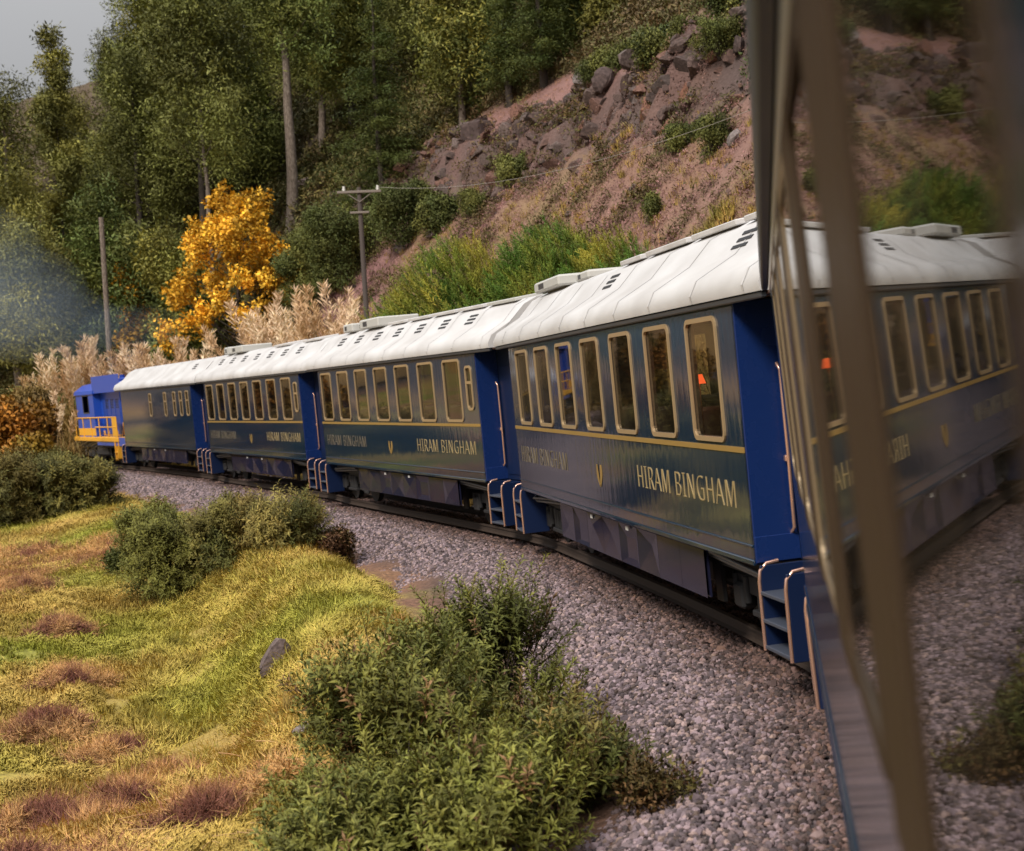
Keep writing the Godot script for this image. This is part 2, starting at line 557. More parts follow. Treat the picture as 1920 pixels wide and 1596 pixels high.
func make_plant_meshes() -> void:
	CL.eu = clump_mesh(42, 0.64, 0.23, 0.032, 0.7, 5)
	CL.fir = clump_mesh(48, 0.5, 0.20, 0.024, 0.3, 6)
	CL.broad = clump_mesh(40, 0.42, 0.13, 0.036, 0.15, 7)
	CL.small = clump_mesh(38, 0.24, 0.085, 0.019, 0.1, 8)
	CL.gold = clump_mesh(16, 0.24, 0.17, 0.07, 0.3, 9)
	CL.sprig = sprig_mesh(17, 0.33, 0.105, 0.0135, 3)
	CL.sprig2 = sprig_mesh(13, 0.25, 0.095, 0.0125, 4, 0.3)
	CL.spray = sprig_mesh(30, 0.75, 0.20, 0.016, 14, 1.1)
	CL.turf = blade_tuft(15, 0.062, 0.022, 0.060, 0.0075, 0.95, 15)
	CL.long = blade_tuft(15, 0.06, 0.055, 0.135, 0.008, 1.1, 16)
	CL.tuss = blade_tuft(26, 0.12, 0.25, 0.55, 0.014, 0.7, 17)
	CL.heath = clump_mesh(30, 0.19, 0.075, 0.013, -0.5, 18)
	CL.brush = clump_mesh(34, 0.36, 0.17, 0.022, 0.0, 29)
	CL.pleaf = blade_tuft(20, 0.25, 1.0, 2.1, 0.03, 0.75, 19)
	CL.dryt = blade_tuft(20, 0.07, 0.04, 0.10, 0.0055, 1.5, 23)

func plume_mesh(sd: int) -> ArrayMesh:  # a feathery plume on its cane
	var r := RandomNumberGenerator.new()
	r.seed = sd
	var mb := MB.new()
	mb.col = Color(0.75, 0.62, 0.4)
	var lean := Vector3(r.randf_range(-0.35, 0.2), 0, r.randf_range(-0.2, 0.2))
	var path := []
	for i in 5:
		var t := i / 4.0
		path.append(Vector3.UP * 2.6 * t + lean * 2.6 * t * t)
	mb.tube(path, [0.014, 0.012, 0.01, 0.009, 0.008], 4, false)
	for i in 130:
		var t := r.randf()
		var p := Vector3.UP * (2.2 + 0.95 * t) + lean * pow((2.2 + 0.95 * t) / 2.6, 2.0) * 2.6
		var fat := sin(PI * (0.1 + 0.85 * t)) * 0.10
		var d := (spread(r) * Vector3(1, 0.3, 1) + Vector3(lean.x * 1.5, 1.0, 0)).normalized()
		var o := spread(r) * Vector3(1, 0, 1) * fat
		var s := d.cross(spread(r)).normalized() * 0.016
		var k := r.randf_range(0.8, 1.15)
		mb.col = Color(k, k * 0.93, k * 0.85)
		mb.quad(p + o, p + o + d * 0.09 + s, p + o + d * 0.2, p + o + d * 0.09 - s, d.cross(s))
	return mb.mesh()

func trunk_mesh(h: float, r0: float, lean: Vector3, branches: int, sd: int, from := 0.45, reach := 0.2) -> Array:  # mesh, branch ends
	var r := RandomNumberGenerator.new()
	r.seed = sd
	var mb := MB.new()
	var path := []
	var rad := []
	var k := 9
	var off := Vector3.ZERO
	for i in k + 1:
		var t := float(i) / k
		path.append(Vector3.UP * (h * t - 0.6 * (1.0 - t)) + lean * t * t + off)
		rad.append(r0 * pow(1.0 - 0.93 * t, 0.8) * (1.35 if i == 0 else 1.0))
		off += Vector3(r.randf_range(-1, 1), 0, r.randf_range(-1, 1)) * h * 0.008
	mb.tube(path, rad, 9, false)
	var ends := []
	for i in branches:
		var t := lerpf(from, 0.95, (i + r.randf()) / branches)
		var f := t * k
		var p: Vector3 = path[int(f)].lerp(path[mini(int(f) + 1, k)], f - int(f))
		var a := r.randf() * TAU
		var l := h * reach * (1.25 - 0.8 * t) * r.randf_range(0.6, 1.2)
		var d := Vector3(cos(a), r.randf_range(0.25, 0.9), sin(a)).normalized()
		var e := p + d * l + Vector3.UP * l * 0.15
		var rr := r0 * 0.32 * (1.1 - t)
		mb.tube([p, p + d * l * 0.5, e], [rr, rr * 0.7, rr * 0.3], 5, false)
		ends.append(e)
	ends.append(path[k])
	return [mb.mesh(), ends]

func tree(called: String, label: String, at: Vector3, h: float, r0: float, from: float, lobes: int, lobe_r: float, ca: Color, cb: Color, sd: int, per := 46, bark: Material = null, lean := Vector3.ZERO, clump := "eu", reach := 0.2, group := "trees of the wood behind the train") -> Node3D:
	var r := RandomNumberGenerator.new()
	r.seed = sd
	var t := thing(called, label, "tree", Transform3D(Basis(), at), group)
	if clump == "eu":
		lobes = int(lobes * 1.55)
		lobe_r *= 0.70
		per = int(per * 0.62)
	var tm := trunk_mesh(h, r0, lean, lobes, sd + 1, from, reach)
	part("trunk", tm[0], bark if bark else M.bark, t)
	var ins := Inst.new()
	for e in tm[1]:
		var lr: float = lobe_r * r.randf_range(0.6, 1.25)
		var lc := tone(r, ca, cb, 0.5, 1.4)
		var sq := Vector3(r.randf_range(0.8, 1.2), r.randf_range(0.9, 1.5), r.randf_range(0.8, 1.2))
		for i in int(per * lr * lr / (lobe_r * lobe_r)):
			var p: Vector3 = e + spread(r) * sq * lr * pow(r.randf(), 0.4) + Vector3(0, -0.15 * lr, 0)
			var k := r.randf_range(0.7, 1.3)
			ins.add(any_turn(r) * r.randf_range(0.75, 1.4), p, Color(lc.r * k, lc.g * k, lc.b * k))
	scatter("crown", ins, CL[clump], M.leaf, t)
	return t

func fir(label: String, at: Vector3, h: float, w: float, sd: int) -> void:
	var r := RandomNumberGenerator.new()
	r.seed = sd
	var t := thing("fir_tree", label, "tree", Transform3D(Basis(), at), "trees of the wood behind the train")
	part("trunk", trunk_mesh(h, 0.22, Vector3.ZERO, 1, sd, 0.5, 0.02)[0], M.darkbark, t)
	var ins := Inst.new()
	var layers := 13
	for l in layers:
		var f := (l + 0.5) / layers
		var y := h * (0.12 + 0.86 * f)
		var rad := w * pow(1.0 - f, 0.75) * r.randf_range(0.85, 1.1)
		var arms := int(7 + 8 * (1.0 - f))
		for a in arms:
			var an := r.randf() * TAU
			var rr := rad * r.randf_range(0.65, 1.1)
			var c := tone(r, Color(0.055, 0.08, 0.022), Color(0.11, 0.125, 0.03), 0.7, 1.3)
			var kk := int(2 + rr * 2.6)
			for i in kk:
				var d := rr * (i + 0.6) / kk
				var p := Vector3(cos(an) * d, y - 0.20 * d + r.randf_range(-0.15, 0.15), sin(an) * d)
				ins.add(any_turn(r).scaled(Vector3(1, 0.6, 1)) * r.randf_range(0.8, 1.2), p, c * r.randf_range(0.8, 1.25))
	scatter("crown", ins, CL.fir, M.leaf, t)

func bush(called: String, label: String, category: String, at: Vector3, rx: float, h: float, count: int, ca: Color, cb: Color, sd: int, clump := "small", size := 1.0, group := "", lumps := 15) -> Node3D:
	var r := RandomNumberGenerator.new()
	r.seed = sd
	var t := thing(called, label, category, Transform3D(Basis(), at), group)
	var mb := MB.new()
	var tops := []
	for i in lumps:
		var a := r.randf() * TAU
		var d := rx * 0.72 * sqrt(r.randf())
		var lr := rx * r.randf_range(0.15, 0.36)
		var top := Vector3(cos(a) * d, maxf(h - lr * 0.9, 0.1) * r.randf_range(0.5, 1.0) * (1.0 - 0.3 * pow(d / rx, 2.0)), sin(a) * d)
		tops.append([top, lr, tone(r, ca, cb, 0.65, 1.3)])
		mb.tube([Vector3(top.x * 0.15, -0.15, top.z * 0.15), Vector3(top.x * 0.5, top.y * 0.5, top.z * 0.5), top], [0.035, 0.025, 0.01], 5, false)
	part("stem", mb.mesh(), M.darkbark, t)
	var ins := Inst.new()
	for i in count:
		var tp: Array = tops[r.randi() % lumps]
		var p: Vector3 = tp[0] + spread(r) * tp[1] * Vector3(1, 0.9, 1) * pow(r.randf(), 0.4) * (1.0 if r.randf() < 0.9 else r.randf_range(1.0, 1.35))
		if r.randf() < 0.28:
			p.y *= r.randf()
		p.y = maxf(p.y, 0.05)
		var k := r.randf_range(0.65, 1.35)
		var c: Color = tp[2]
		var b := any_turn(r)
		if clump.begins_with("sprig"):
			var up := ((p - Vector3(0, h * 0.25, 0)).normalized() * 0.8 + Vector3(0, 0.5, 0) + spread(r) * 0.5).normalized()
			var x := up.cross(spread(r)).normalized()
			b = Basis(x, up, x.cross(up))
		ins.add(b * size * r.randf_range(0.7, 1.3), p, Color(c.r * k, c.g * k, c.b * k))
	scatter("foliage", ins, CL[clump], M.leaf, t)
	return t

func leafy_shrub(label: String, at: Vector3, rx: float, h: float, n_part: int, n_mass: int, ca: Color, cb: Color, sd: int) -> void:  # a near shrub: stems, its nearest sprigs one by one, the rest as one mass
	var r := RandomNumberGenerator.new()
	r.seed = sd
	var t := thing("leafy_shrub", label, "shrub", Transform3D(Basis(), at))
	var lumps := []
	for i in 13:
		var a := r.randf() * TAU
		var d := rx * 0.8 * sqrt(r.randf())
		var lr := rx * r.randf_range(0.16, 0.34)
		var top := Vector3(cos(a) * d, maxf(h - lr - 0.22, 0.15) * r.randf_range(0.45, 1.0) * (1.0 - 0.35 * pow(d / rx, 2.0)), sin(a) * d)
		lumps.append([top, lr, tone(r, ca, cb, 0.7, 1.25)])
		var mb := MB.new()
		mb.tube([Vector3(top.x * 0.12, -0.2, top.z * 0.12), Vector3(top.x * 0.4, top.y * 0.45, top.z * 0.4) + spread(r) * 0.06, top * Vector3(0.9, 0.85, 0.9), top + Vector3(0, 0.12, 0)], [0.016, 0.012, 0.008, 0.004], 5, false)
		part("stem", mb.mesh(), M.darkbark, t)
	var mats := []
	for i in 4:
		var m := leafmat(0.4, 0.5)
		m.albedo_color = tone(r, ca, cb, 0.9, 1.2).linear_to_srgb()
		mats.append(m)
	var ins := Inst.new()
	for i in n_part + n_mass:
		var lp: Array = lumps[r.randi() % lumps.size()]
		var dir := spread(r)
		if dir.y < -0.3: dir.y = -dir.y
		var p: Vector3 = lp[0] + dir * lp[1] * pow(r.randf(), 0.35)
		if i >= n_part and r.randf() < 0.4:
			var f := r.randf_range(0.15, 1.0)
			p = Vector3(lp[0].x * f, lp[0].y * f, lp[0].z * f) + dir * 0.12 + Vector3(0, 0.05, 0)
		p.y = maxf(p.y, 0.03)
		var up := (Vector3(p.x, 0, p.z) * 0.35 / rx + Vector3(0, 0.75, 0) + dir * 0.55 + spread(r) * 0.25).normalized()
		var x := up.cross(spread(r)).normalized()
		var b := Basis(x, up, x.cross(up)) * r.randf_range(0.65, 1.25)
		if i < n_part:
			part("sprig", CL.sprig if i % 2 else CL.sprig2, mats[i % 4], t, Transform3D(b, p))
		else:
			var k := r.randf_range(0.45, 1.3)
			var c: Color = lp[2] if r.randf() < 0.93 else Color(0.24, 0.14, 0.07)
			ins.add(b, p, Color(c.r * k, c.g * k, c.b * k))
	for i in 9:  # long shoots that stand out of the mass
		var a := r.randf() * TAU
		var d := rx * 0.6 * sqrt(r.randf())
		var foot := Vector3(cos(a) * d * 0.5, h * 0.35, sin(a) * d * 0.5)
		var tip := Vector3(cos(a) * d, h * r.randf_range(0.9, 1.1) * (1.0 - 0.25 * d / rx), sin(a) * d) + spread(r) * 0.08
		var mb := MB.new()
		mb.tube([foot, foot.lerp(tip, 0.5) + spread(r) * 0.03, tip], [0.008, 0.006, 0.003], 5, false)
		part("stem", mb.mesh(), M.darkbark, t)
		for k in 9:
			var p := foot.lerp(tip, 0.35 + 0.65 * k / 8.0)
			var up := ((tip - foot).normalized() + spread(r) * 0.5).normalized()
			var x := up.cross(spread(r)).normalized()
			var c := tone(r, ca, cb, 0.8, 1.25)
			ins.add(Basis(x, up, x.cross(up)) * r.randf_range(0.5, 0.85), p, c)
	tag(scatter("foliage", ins, CL.sprig, M.leaf, t), "", "", "", "stuff")

func pampas(label: String, at: Vector3, h: float, plumes: int, sd: int) -> void:
	var r := RandomNumberGenerator.new()
	r.seed = sd
	var t := thing("pampas_grass", label, "pampas grass", Transform3D(Basis(), at), "pampas grass behind the front of the train")
	var ins := Inst.new()
	for i in 34:
		var a := r.randf() * TAU
		ins.add(Basis(Vector3.UP, r.randf() * TAU) * (h / 3.1) * r.randf_range(0.7, 1.2), Vector3(cos(a), 0, sin(a)) * r.randf_range(0.0, 0.7), tone(r, Color(0.36, 0.22, 0.07), Color(0.24, 0.18, 0.06), 0.7, 1.2))
	tag(scatter("leaves", ins, CL.pleaf, M.grass, t), "", "", "", "stuff")
	for i in plumes:
		var a := r.randf() * TAU
		var out := Vector3(cos(a), 0, sin(a))
		var b := Basis(Vector3(-out.z, 0, out.x), -r.randf_range(0.0, 0.28)) * Basis(Vector3.UP, r.randf_range(-0.5, 0.5))
		part("plume", CL.plumes[i % 4], M.plume_tints[r.randi() % 3], t, Transform3D(b * (h / 3.1) * r.randf_range(0.75, 1.1), out * r.randf_range(0.0, 0.6)))

func rock_mesh(sd: int, rough := 0.35) -> ArrayMesh:
	var s := SphereMesh.new()
	s.radius = 0.5
	s.height = 1.0
	s.radial_segments = 12
	s.rings = 7
	var arr := s.get_mesh_arrays()
	var f := FastNoiseLite.new()
	f.seed = sd
	f.frequency = 1.1
	var r := RandomNumberGenerator.new()
	r.seed = sd
	var cuts := []
	for i in 13:
		cuts.append([spread(r), r.randf_range(0.22, 0.36)])
	var vs: PackedVector3Array = arr[Mesh.ARRAY_VERTEX]
	var out := MB.new()
	for i in vs.size():
		var p := vs[i] * (1.0 + rough * f.get_noise_3dv(vs[i] * 1.8))
		for k in cuts:
			var over: float = p.dot(k[0]) - k[1]
			if over > 0.0: p -= k[0] * over
		vs[i] = p
	var ix: PackedInt32Array = arr[Mesh.ARRAY_INDEX]
	for i in range(0, ix.size(), 3):
		if (vs[ix[i + 1]] - vs[ix[i]]).cross(vs[ix[i + 2]] - vs[ix[i]]).length() > 1e-6:
			out.tri(vs[ix[i]], vs[ix[i + 1]], vs[ix[i + 2]], vs[ix[i]] + vs[ix[i + 1]] + vs[ix[i + 2]])
	return out.mesh()

# ---------------------------------------------------------------- the train
func ring(mb: MB, x: float, sx: float, s0: float, s1: float, y0: float, y1: float, w: float, rad: float, proud: float, inn: float) -> void:  # rounded frame in the plane x, along s = -z
	var o := []
	var i_ := []
	for k in 4:
		var cs: float = (s0 + rad) if k == 0 or k == 3 else (s1 - rad)
		var cy: float = (y0 + rad) if k < 2 else (y1 - rad)
		for j in 5:
			var a := PI + k * PI / 2.0 + j * PI / 8.0
			var d := Vector2(cos(a), sin(a))
			o.append(Vector2(cs, cy) + d * rad)
			i_.append(Vector2(cs, cy) + d * (rad - w))
	var xo := x + sx * proud
	var xi := x - sx * inn
	for k in 20:
		var k2 := (k + 1) % 20
		var a := Vector3(xo, o[k].y, -o[k].x)
		var b := Vector3(xo, o[k2].y, -o[k2].x)
		var a2 := Vector3(xo, i_[k].y, -i_[k].x)
		var b2 := Vector3(xo, i_[k2].y, -i_[k2].x)
		mb.quad(a, b, b2, a2, Vector3(sx, 0, 0))
		var od := Vector3(0, o[k].y - i_[k].y, i_[k].x - o[k].x)
		mb.quad(a, b, Vector3(x, b.y, b.z), Vector3(x, a.y, a.z), od)
		mb.quad(a2, b2, Vector3(xi, b2.y, b2.z), Vector3(xi, a2.y, a2.z), -od)

func side_shell(mb: MB, x: float, out: float, l: float, wins: Array, y0: float, y1: float, curve := 0.0) -> void:
	var cuts := [0.0, l]
	for w in wins:
		cuts.append(w[0]); cuts.append(w[1])
	cuts.sort()
	for i in cuts.size() - 1:
		var a: float = cuts[i]
		var b: float = cuts[i + 1]
		if b - a < 1e-4: continue
		var bands := [[y0, y1]]
		for w in wins:
			if w[0] < (a + b) * 0.5 and w[1] > (a + b) * 0.5:
				bands = [[y0, w[2]], [w[3], y1]]
		for q in bands:
			mb.quad(Vector3(x, q[0], -a), Vector3(x, q[0], -b), Vector3(x, q[1], -b), Vector3(x, q[1], -a), Vector3(out, 0, 0), Vector2(a, q[0]), Vector2(b, q[0]), Vector2(b, q[1]), Vector2(a, q[1]))
	if curve > 0.0:
		for i in mb.v.size():
			mb.n[i] = Vector3(out, (mb.v[i].y - 1.9) * curve, 0).normalized()

func text_mesh(t: String, size: float) -> TextMesh:
	var tm := TextMesh.new()
	var f := SystemFont.new()
	f.font_names = PackedStringArray(["Droid Sans"])
	var fv := FontVariation.new()
	fv.base_font = f
	fv.variation_embolden = -0.55
	fv.spacing_glyph = 3
	tm.font = fv
	tm.text = t
	tm.font_size = 64
	tm.pixel_size = size / 64.0
	tm.depth = 0.006
	return tm

func bogie_mesh() -> ArrayMesh:
	var mb := MB.new()
	for sx in [-1.0, 1.0]:
		mb.box(Vector3(0.72 * sx, 0.52, 0), Vector3(0.12, 0.20, 2.3), Basis(), 0.02)
		mb.box(Vector3(0.72 * sx, 0.66, 0), Vector3(0.16, 0.16, 0.9), Basis(), 0.02)
		for z in [-0.85, 0.85]:
			mb.box(Vector3(0.76 * sx, 0.40, z), Vector3(0.16, 0.26, 0.26), Basis(), 0.03)
			for k in [-0.16, 0.16]:
				mb.cyl(Vector3(0.78 * sx, 0.34, z + k), Vector3(0.78 * sx, 0.60, z + k), 0.045, 8)
		for k in [-0.2, 0.0, 0.2]:
			mb.cyl(Vector3(0.80 * sx, 0.34, k), Vector3(0.80 * sx, 0.62, k), 0.06, 8)
		mb.box(Vector3(0.80 * sx, 0.30, 0), Vector3(0.14, 0.06, 0.7), Basis(), 0.01)
		mb.box(Vector3(0.86 * sx, 0.56, 1.25), Vector3(0.05, 0.62, 0.34), Basis(), 0.01)
		mb.box(Vector3(0.86 * sx, 0.50, -1.28), Vector3(0.05, 0.42, 0.22), Basis(), 0.01)
	mb.box(Vector3(0, 0.50, 0), Vector3(1.4, 0.18, 0.5))
	for z in [-0.85, 0.85]:
		mb.cyl(Vector3(-0.8, 0.40, z), Vector3(0.8, 0.40, z), 0.07, 10)
	return mb.mesh()

func wheel_mesh() -> ArrayMesh:
	var mb := MB.new()
	mb.cyl(Vector3(-0.06, 0, 0), Vector3(0.06, 0, 0), 0.40, 24)
	mb.cyl(Vector3(-0.085, 0, 0), Vector3(0.05, 0, 0), 0.15, 14)
	return mb.mesh()

var SH := {}

func add_bogie(parent: Node3D, s: float) -> void:
	if not SH.has("bogie"):
		SH.bogie = bogie_mesh()
		SH.wheel = wheel_mesh()
	var b := part("bogie", SH.bogie, M.under, parent, Transform3D(Basis(), Vector3(0, 0.02, -s)))
	for z in [-0.85, 0.85]:
		for x in [-0.50, 0.50]:
			part("wheel", SH.wheel, M.steel if absf(x) < 0 else M.under, b, Transform3D(Basis(Vector3.UP, 0.0 if x < 0 else PI), Vector3(x, 0.40, z)))

func car_xf(x: float, z: float, yaw: float, cant: float) -> Transform3D:  # x, z: where the near end of the left wall stands at the height of the eye
	var b := Basis(Vector3.UP, yaw) * Basis(Vector3(0, 0, 1), cant)
	return Transform3D(b, Vector3(x, EYE, -z) - b * Vector3(-1.2, EYE, 0))

const EYE := 2.62
const BOT := 0.958
const EAVE := 3.288
var ROOF := [Vector2(-1.265, 3.285), Vector2(-1.275, 3.36), Vector2(-1.20, 3.50), Vector2(-0.80, 3.72), Vector2(-0.55, 3.98), Vector2(-0.30, 4.09), Vector2(0, 4.13), Vector2(0.30, 4.09), Vector2(0.55, 3.98), Vector2(0.80, 3.72), Vector2(1.20, 3.50), Vector2(1.275, 3.36), Vector2(1.265, 3.285)]

func coach(label: String, xf: Transform3D, l: float, edges: Array, o: Dictionary) -> Node3D:
	var own: bool = o.get("own", false)
	var t := thing("railway_coach", label, "railway coach", xf, "blue and white coaches of the train")
	var wins := []
	var holes := []
	for e in edges:
		wins.append([e - 0.95, e, 2.01, 3.16])
	for w in o.get("small", []):
		wins.append(w)
	for w in wins:
		holes.append([w[0] + 0.045, w[1] - 0.045, w[2] + 0.045, w[3] - 0.045])
	for sx in [-1.0, 1.0]:
		var mb := MB.new()
		side_shell(mb, 1.2 * sx, sx, l, holes, BOT, EAVE, 0.0 if own else 0.11)
		part("body_side", mb.mesh(), M.own_wall if own else M.wall, t)
		var ml := MB.new()
		side_shell(ml, 1.13 * sx, -sx, l, holes, 1.05, 3.25)
		for w in holes:  # reveals
			for k in 4:
				var p: Array = [[w[0], w[2], w[1], w[2], Vector3(0, 1, 0)], [w[0], w[3], w[1], w[3], Vector3(0, -1, 0)], [w[0], w[2], w[0], w[3], Vector3(0, 0, -1)], [w[1], w[2], w[1], w[3], Vector3(0, 0, 1)]][k]
				ml.quad(Vector3(1.197 * sx, p[1], -p[0]), Vector3(1.197 * sx, p[3], -p[2]), Vector3(1.13 * sx, p[3], -p[2]), Vector3(1.13 * sx, p[1], -p[0]), p[4])
		part("inner_wall", ml.mesh(), M.lining, t)
		for w in wins:
			var mf := MB.new()
			ring(mf, 1.2 * sx, sx, w[0], w[1], w[2], w[3], 0.045, minf(0.10, (w[1] - w[0]) * 0.4), 0.003 if own else 0.018, 0.012 if own else 0.008)
			var open: bool = own and sx < 0 and w[0] < 3.0 and w[1] > 3.0
			if o.get("sash", false) or w[3] - w[2] < 1.0:
				mf.box(Vector3(1.195 * sx, lerpf(w[2], w[3], 0.62), -(w[0] + w[1]) * 0.5), Vector3(0.03, 0.05, w[1] - w[0] - 0.1))
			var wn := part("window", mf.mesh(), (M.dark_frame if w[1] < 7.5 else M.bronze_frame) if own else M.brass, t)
			if not open:
				var mg := MB.new()
				var xg: float = (1.188 if own else 1.191) * sx
				var xf_: float = (1.197 if own else 1.191) * sx  # the sashes of the near coach lean out a little at their far edge
				mg.quad(Vector3(xg, w[2] + 0.03, -w[0] - 0.03), Vector3(xf_, w[2] + 0.03, -w[1] + 0.03), Vector3(xf_, w[3] - 0.03, -w[1] + 0.03), Vector3(xg, w[3] - 0.03, -w[0] - 0.03), Vector3(sx, 0, 0))
				part("pane", mg.mesh(), M.own_glass if own else M.glass, wn)
		var ms := MB.new()
		if o.get("belt", true):
			ms.box(Vector3(1.203 * sx, 1.955, -l * 0.5), Vector3(0.012, 0.05, l - 0.02))
			part("belt_stripe", ms.mesh(), M.gold, t)
		var mr := MB.new()
		mr.tube([Vector3(1.2 * sx, 1.11, -0.01), Vector3(1.2 * sx, 1.11, -l + 0.01)], 0.014, 8)
		mr.box(Vector3(1.2 * sx, 0.965, -l * 0.5), Vector3(0.03, 0.05, l - 0.02), Basis(), 0.008)
		part("body_rib", mr.mesh(), M.wall, t)
		var mg2 := MB.new()
		if own:
			mg2.box(Vector3(1.228 * sx, 3.33, -l * 0.5), Vector3(0.05, 0.16, l + 1.9), Basis(), 0.01)
		else:
			mg2.box(Vector3(1.225 * sx, 3.255, -l * 0.5), Vector3(0.055, 0.055, l + 1.8), Basis(), 0.01)
		part("gutter", mg2.mesh(), M.gutter, t)
	# inside
	var mi := MB.new()
	mi.box(Vector3(0, 1.02, -l * 0.5), Vector3(2.2, 0.05, l - 0.1))
	mi.box(Vector3(0, 3.24, -l * 0.5), Vector3(2.2, 0.03, l - 0.1))
	part("floor", mi.mesh(), M.wood, t)
	if not SH.has("seat"):
		var mse := MB.new()
		mse.box(Vector3(0, 0.42, 0), Vector3(0.85, 0.16, 0.5), Basis(), 0.04)
		mse.box(Vector3(0, 0.82, 0.24), Vector3(0.85, 0.8, 0.12), Basis(), 0.04)
		SH.seat = mse.mesh()
		var mta := MB.new()
		mta.box(Vector3(0, 0.72, 0), Vector3(0.7, 0.03, 0.5), Basis(), 0.01)
		mta.cyl(Vector3(0, 0, 0), Vector3(0, 0.71, 0), 0.03, 8)
		SH.table = mta.mesh()
	if o.get("furnished", true):
		for e in edges:
			for sx in [-0.6, 0.6]:
				part("seat", SH.seat, M.seat, t, Transform3D(Basis(), Vector3(sx, 1.05, -e + 0.05)))
				part("table", SH.table, M.wood, t, Transform3D(Basis(), Vector3(sx, 1.05, -e + 0.55)))
	# roof
	var mrf := MB.new()
	var prof := []
	for p in ROOF:
		prof.append(Vector2(p.x * (0.972 if own else 1.0), p.y))
	mrf.extrude(prof, 0.93, -l - 0.93, true, true)
	var rf := part("roof", mrf.mesh(), M.roof, t)
	var zs := 0.55
	while zs > -l - 0.6:  # lapped seams across the roof sheets
		var msm := MB.new()
		var sp := []
		for p in prof:
			sp.append(Vector2(p.x * 1.003, 3.2 + (p.y - 3.2) * 1.006))
		msm.extrude(sp, zs, zs - 0.045, false, false)
		part("roof_seam", msm.mesh(), M.roof, rf)
		zs -= 1.47
	for s in o.get("vents", []):
		var mv := MB.new()
		var u := Vector3(0.25, 0.26, 0).normalized()
		var nn := Vector3(-0.72, 0.69, 0).normalized()
		for k in [0.10, 0.19, 0.28]:
			mv.box(Vector3(-0.80, 3.72, -s) + u * k + nn * 0.002, Vector3(0.045, 0.012, 0.42), Basis(u, nn, Vector3(0, 0, 1).cross(Vector3.ZERO) + u.cross(nn)))
		part("roof_vent", mv.mesh(), M.black, t)
	for a in o.get("units", []):  # [s, length, width, height]
		var mu := MB.new()
		mu.box(Vector3(-0.05, 4.08 + a[3] * 0.5, -a[0]), Vector3(a[2], a[3], a[1]), Basis(), 0.03)
		var un := part("cooling_unit", mu.mesh(), M.roof_grey, t)
		var mu2 := MB.new()
		mu2.box(Vector3(-0.05 - a[2] * 0.5 + 0.004, 4.08 + a[3] * 0.5, -a[0] - a[1] * 0.2), Vector3(0.014, a[3] * 0.5, a[1] * 0.22))
		part("grille", mu2.mesh(), M.gutter, un)
	for a in o.get("boards", []):
		var mbd := MB.new()
		mbd.box(Vector3(-0.18, 4.125, -a[0]), Vector3(0.55, 0.06, a[1]), Basis(Vector3(0, 0, 1), 0.12), 0.01)
		part("roof_board", mbd.mesh(), M.roof if a[2] < 1 else M.roof_grey, t)
	# ends, steps, handrails
	var nose: Array = []
	for p in ROOF:
		nose.append(Vector2(clampf(p.x, -1.198, 1.198), p.y - 0.015))
	for e in 2:
		var z0 := 0.0 if e == 0 else -l
		var d := 1.0 if e == 0 else -1.0
		var mp := MB.new()
		for sx in [-1.0, 1.0]:
			mp.box(Vector3(0.99 * sx, 2.1, z0 - d * 0.02), Vector3(0.42, 2.30, 0.05), Basis(), 0.012)
			mp.box(Vector3(0.99 * sx, 1.08, z0 + d * 0.012), Vector3(0.41, 0.23, 0.02), Basis(), 0.005)
		mp.box(Vector3(0, 2.1, z0 - d * 0.03), Vector3(1.56, 2.3, 0.03))
		part("end_wall", mp.mesh(), M.blue, t)
		var mv2 := MB.new()
		for sx in [-1.0, 1.0]:
			mv2.box(Vector3(0.77 * sx, 2.1, z0 + d * 0.43), Vector3(0.04, 2.28, 0.84))
			mv2.box(Vector3(0.62 * sx, 2.1, z0 + d * 0.83), Vector3(0.30, 2.28, 0.04), Basis(), 0.01)
			mv2.box(Vector3(0.797 * sx, 2.0, z0 + d * 0.43), Vector3(0.02, 1.9, 0.62), Basis(), 0.006)
		part("vestibule", mv2.mesh(), M.navy, t)
		var mgw := MB.new()
		for k in 5:
			mgw.box(Vector3(0, 2.1, z0 + d * (0.88 + 0.06 * k)), Vector3(1.0 - 0.06 * (k % 2), 2.1 - 0.06 * (k % 2), 0.06))
		part("gangway", mgw.mesh(), M.black, t)
		var mso := MB.new()
		mso.box(Vector3(0, 3.272, z0 + d * 0.46), Vector3(2.38, 0.02, 0.88))
		part("porch_ceiling", mso.mesh(), M.copper if e == 0 else M.wood, t)
		for sx in [-1.0, 1.0]:
			var mh := MB.new()
			var hx: float = 0.845 * sx
			var hz := z0 + d * 0.075
			mh.tube([Vector3(hx, 1.20, hz - d * 0.07), Vector3(hx, 1.25, hz), Vector3(hx, 1.9, hz + d * 0.012), Vector3(hx, 2.62, hz), Vector3(hx, 2.68, hz - d * 0.07)], 0.017, 8)
			mh.box(Vector3(hx, 1.85, hz - d * 0.02), Vector3(0.05, 0.06, 0.06), Basis(), 0.01)
			part("handrail", mh.mesh(), M.copper, t)
			var mst := MB.new()
			for k in [0.10, 0.74]:
				mst.box(Vector3(0.995 * sx, 0.585, z0 + d * k), Vector3(0.41, 0.74, 0.025), Basis(), 0.006)
			mst.box(Vector3(0.80 * sx, 0.585, z0 + d * 0.42), Vector3(0.02, 0.72, 0.62))
			var stp := part("boarding_steps", mst.mesh(), M.navy, t)
			for y in [0.25, 0.48, 0.72]:
				var mtr := MB.new()
				mtr.box(Vector3(1.0 * sx, y, z0 + d * 0.42), Vector3(0.40, 0.025, 0.62))
				mtr.box(Vector3(1.207 * sx, y, z0 + d * 0.42), Vector3(0.02, 0.032, 0.62), Basis(), 0.004)
				part("tread", mtr.mesh(), M.tread, stp)
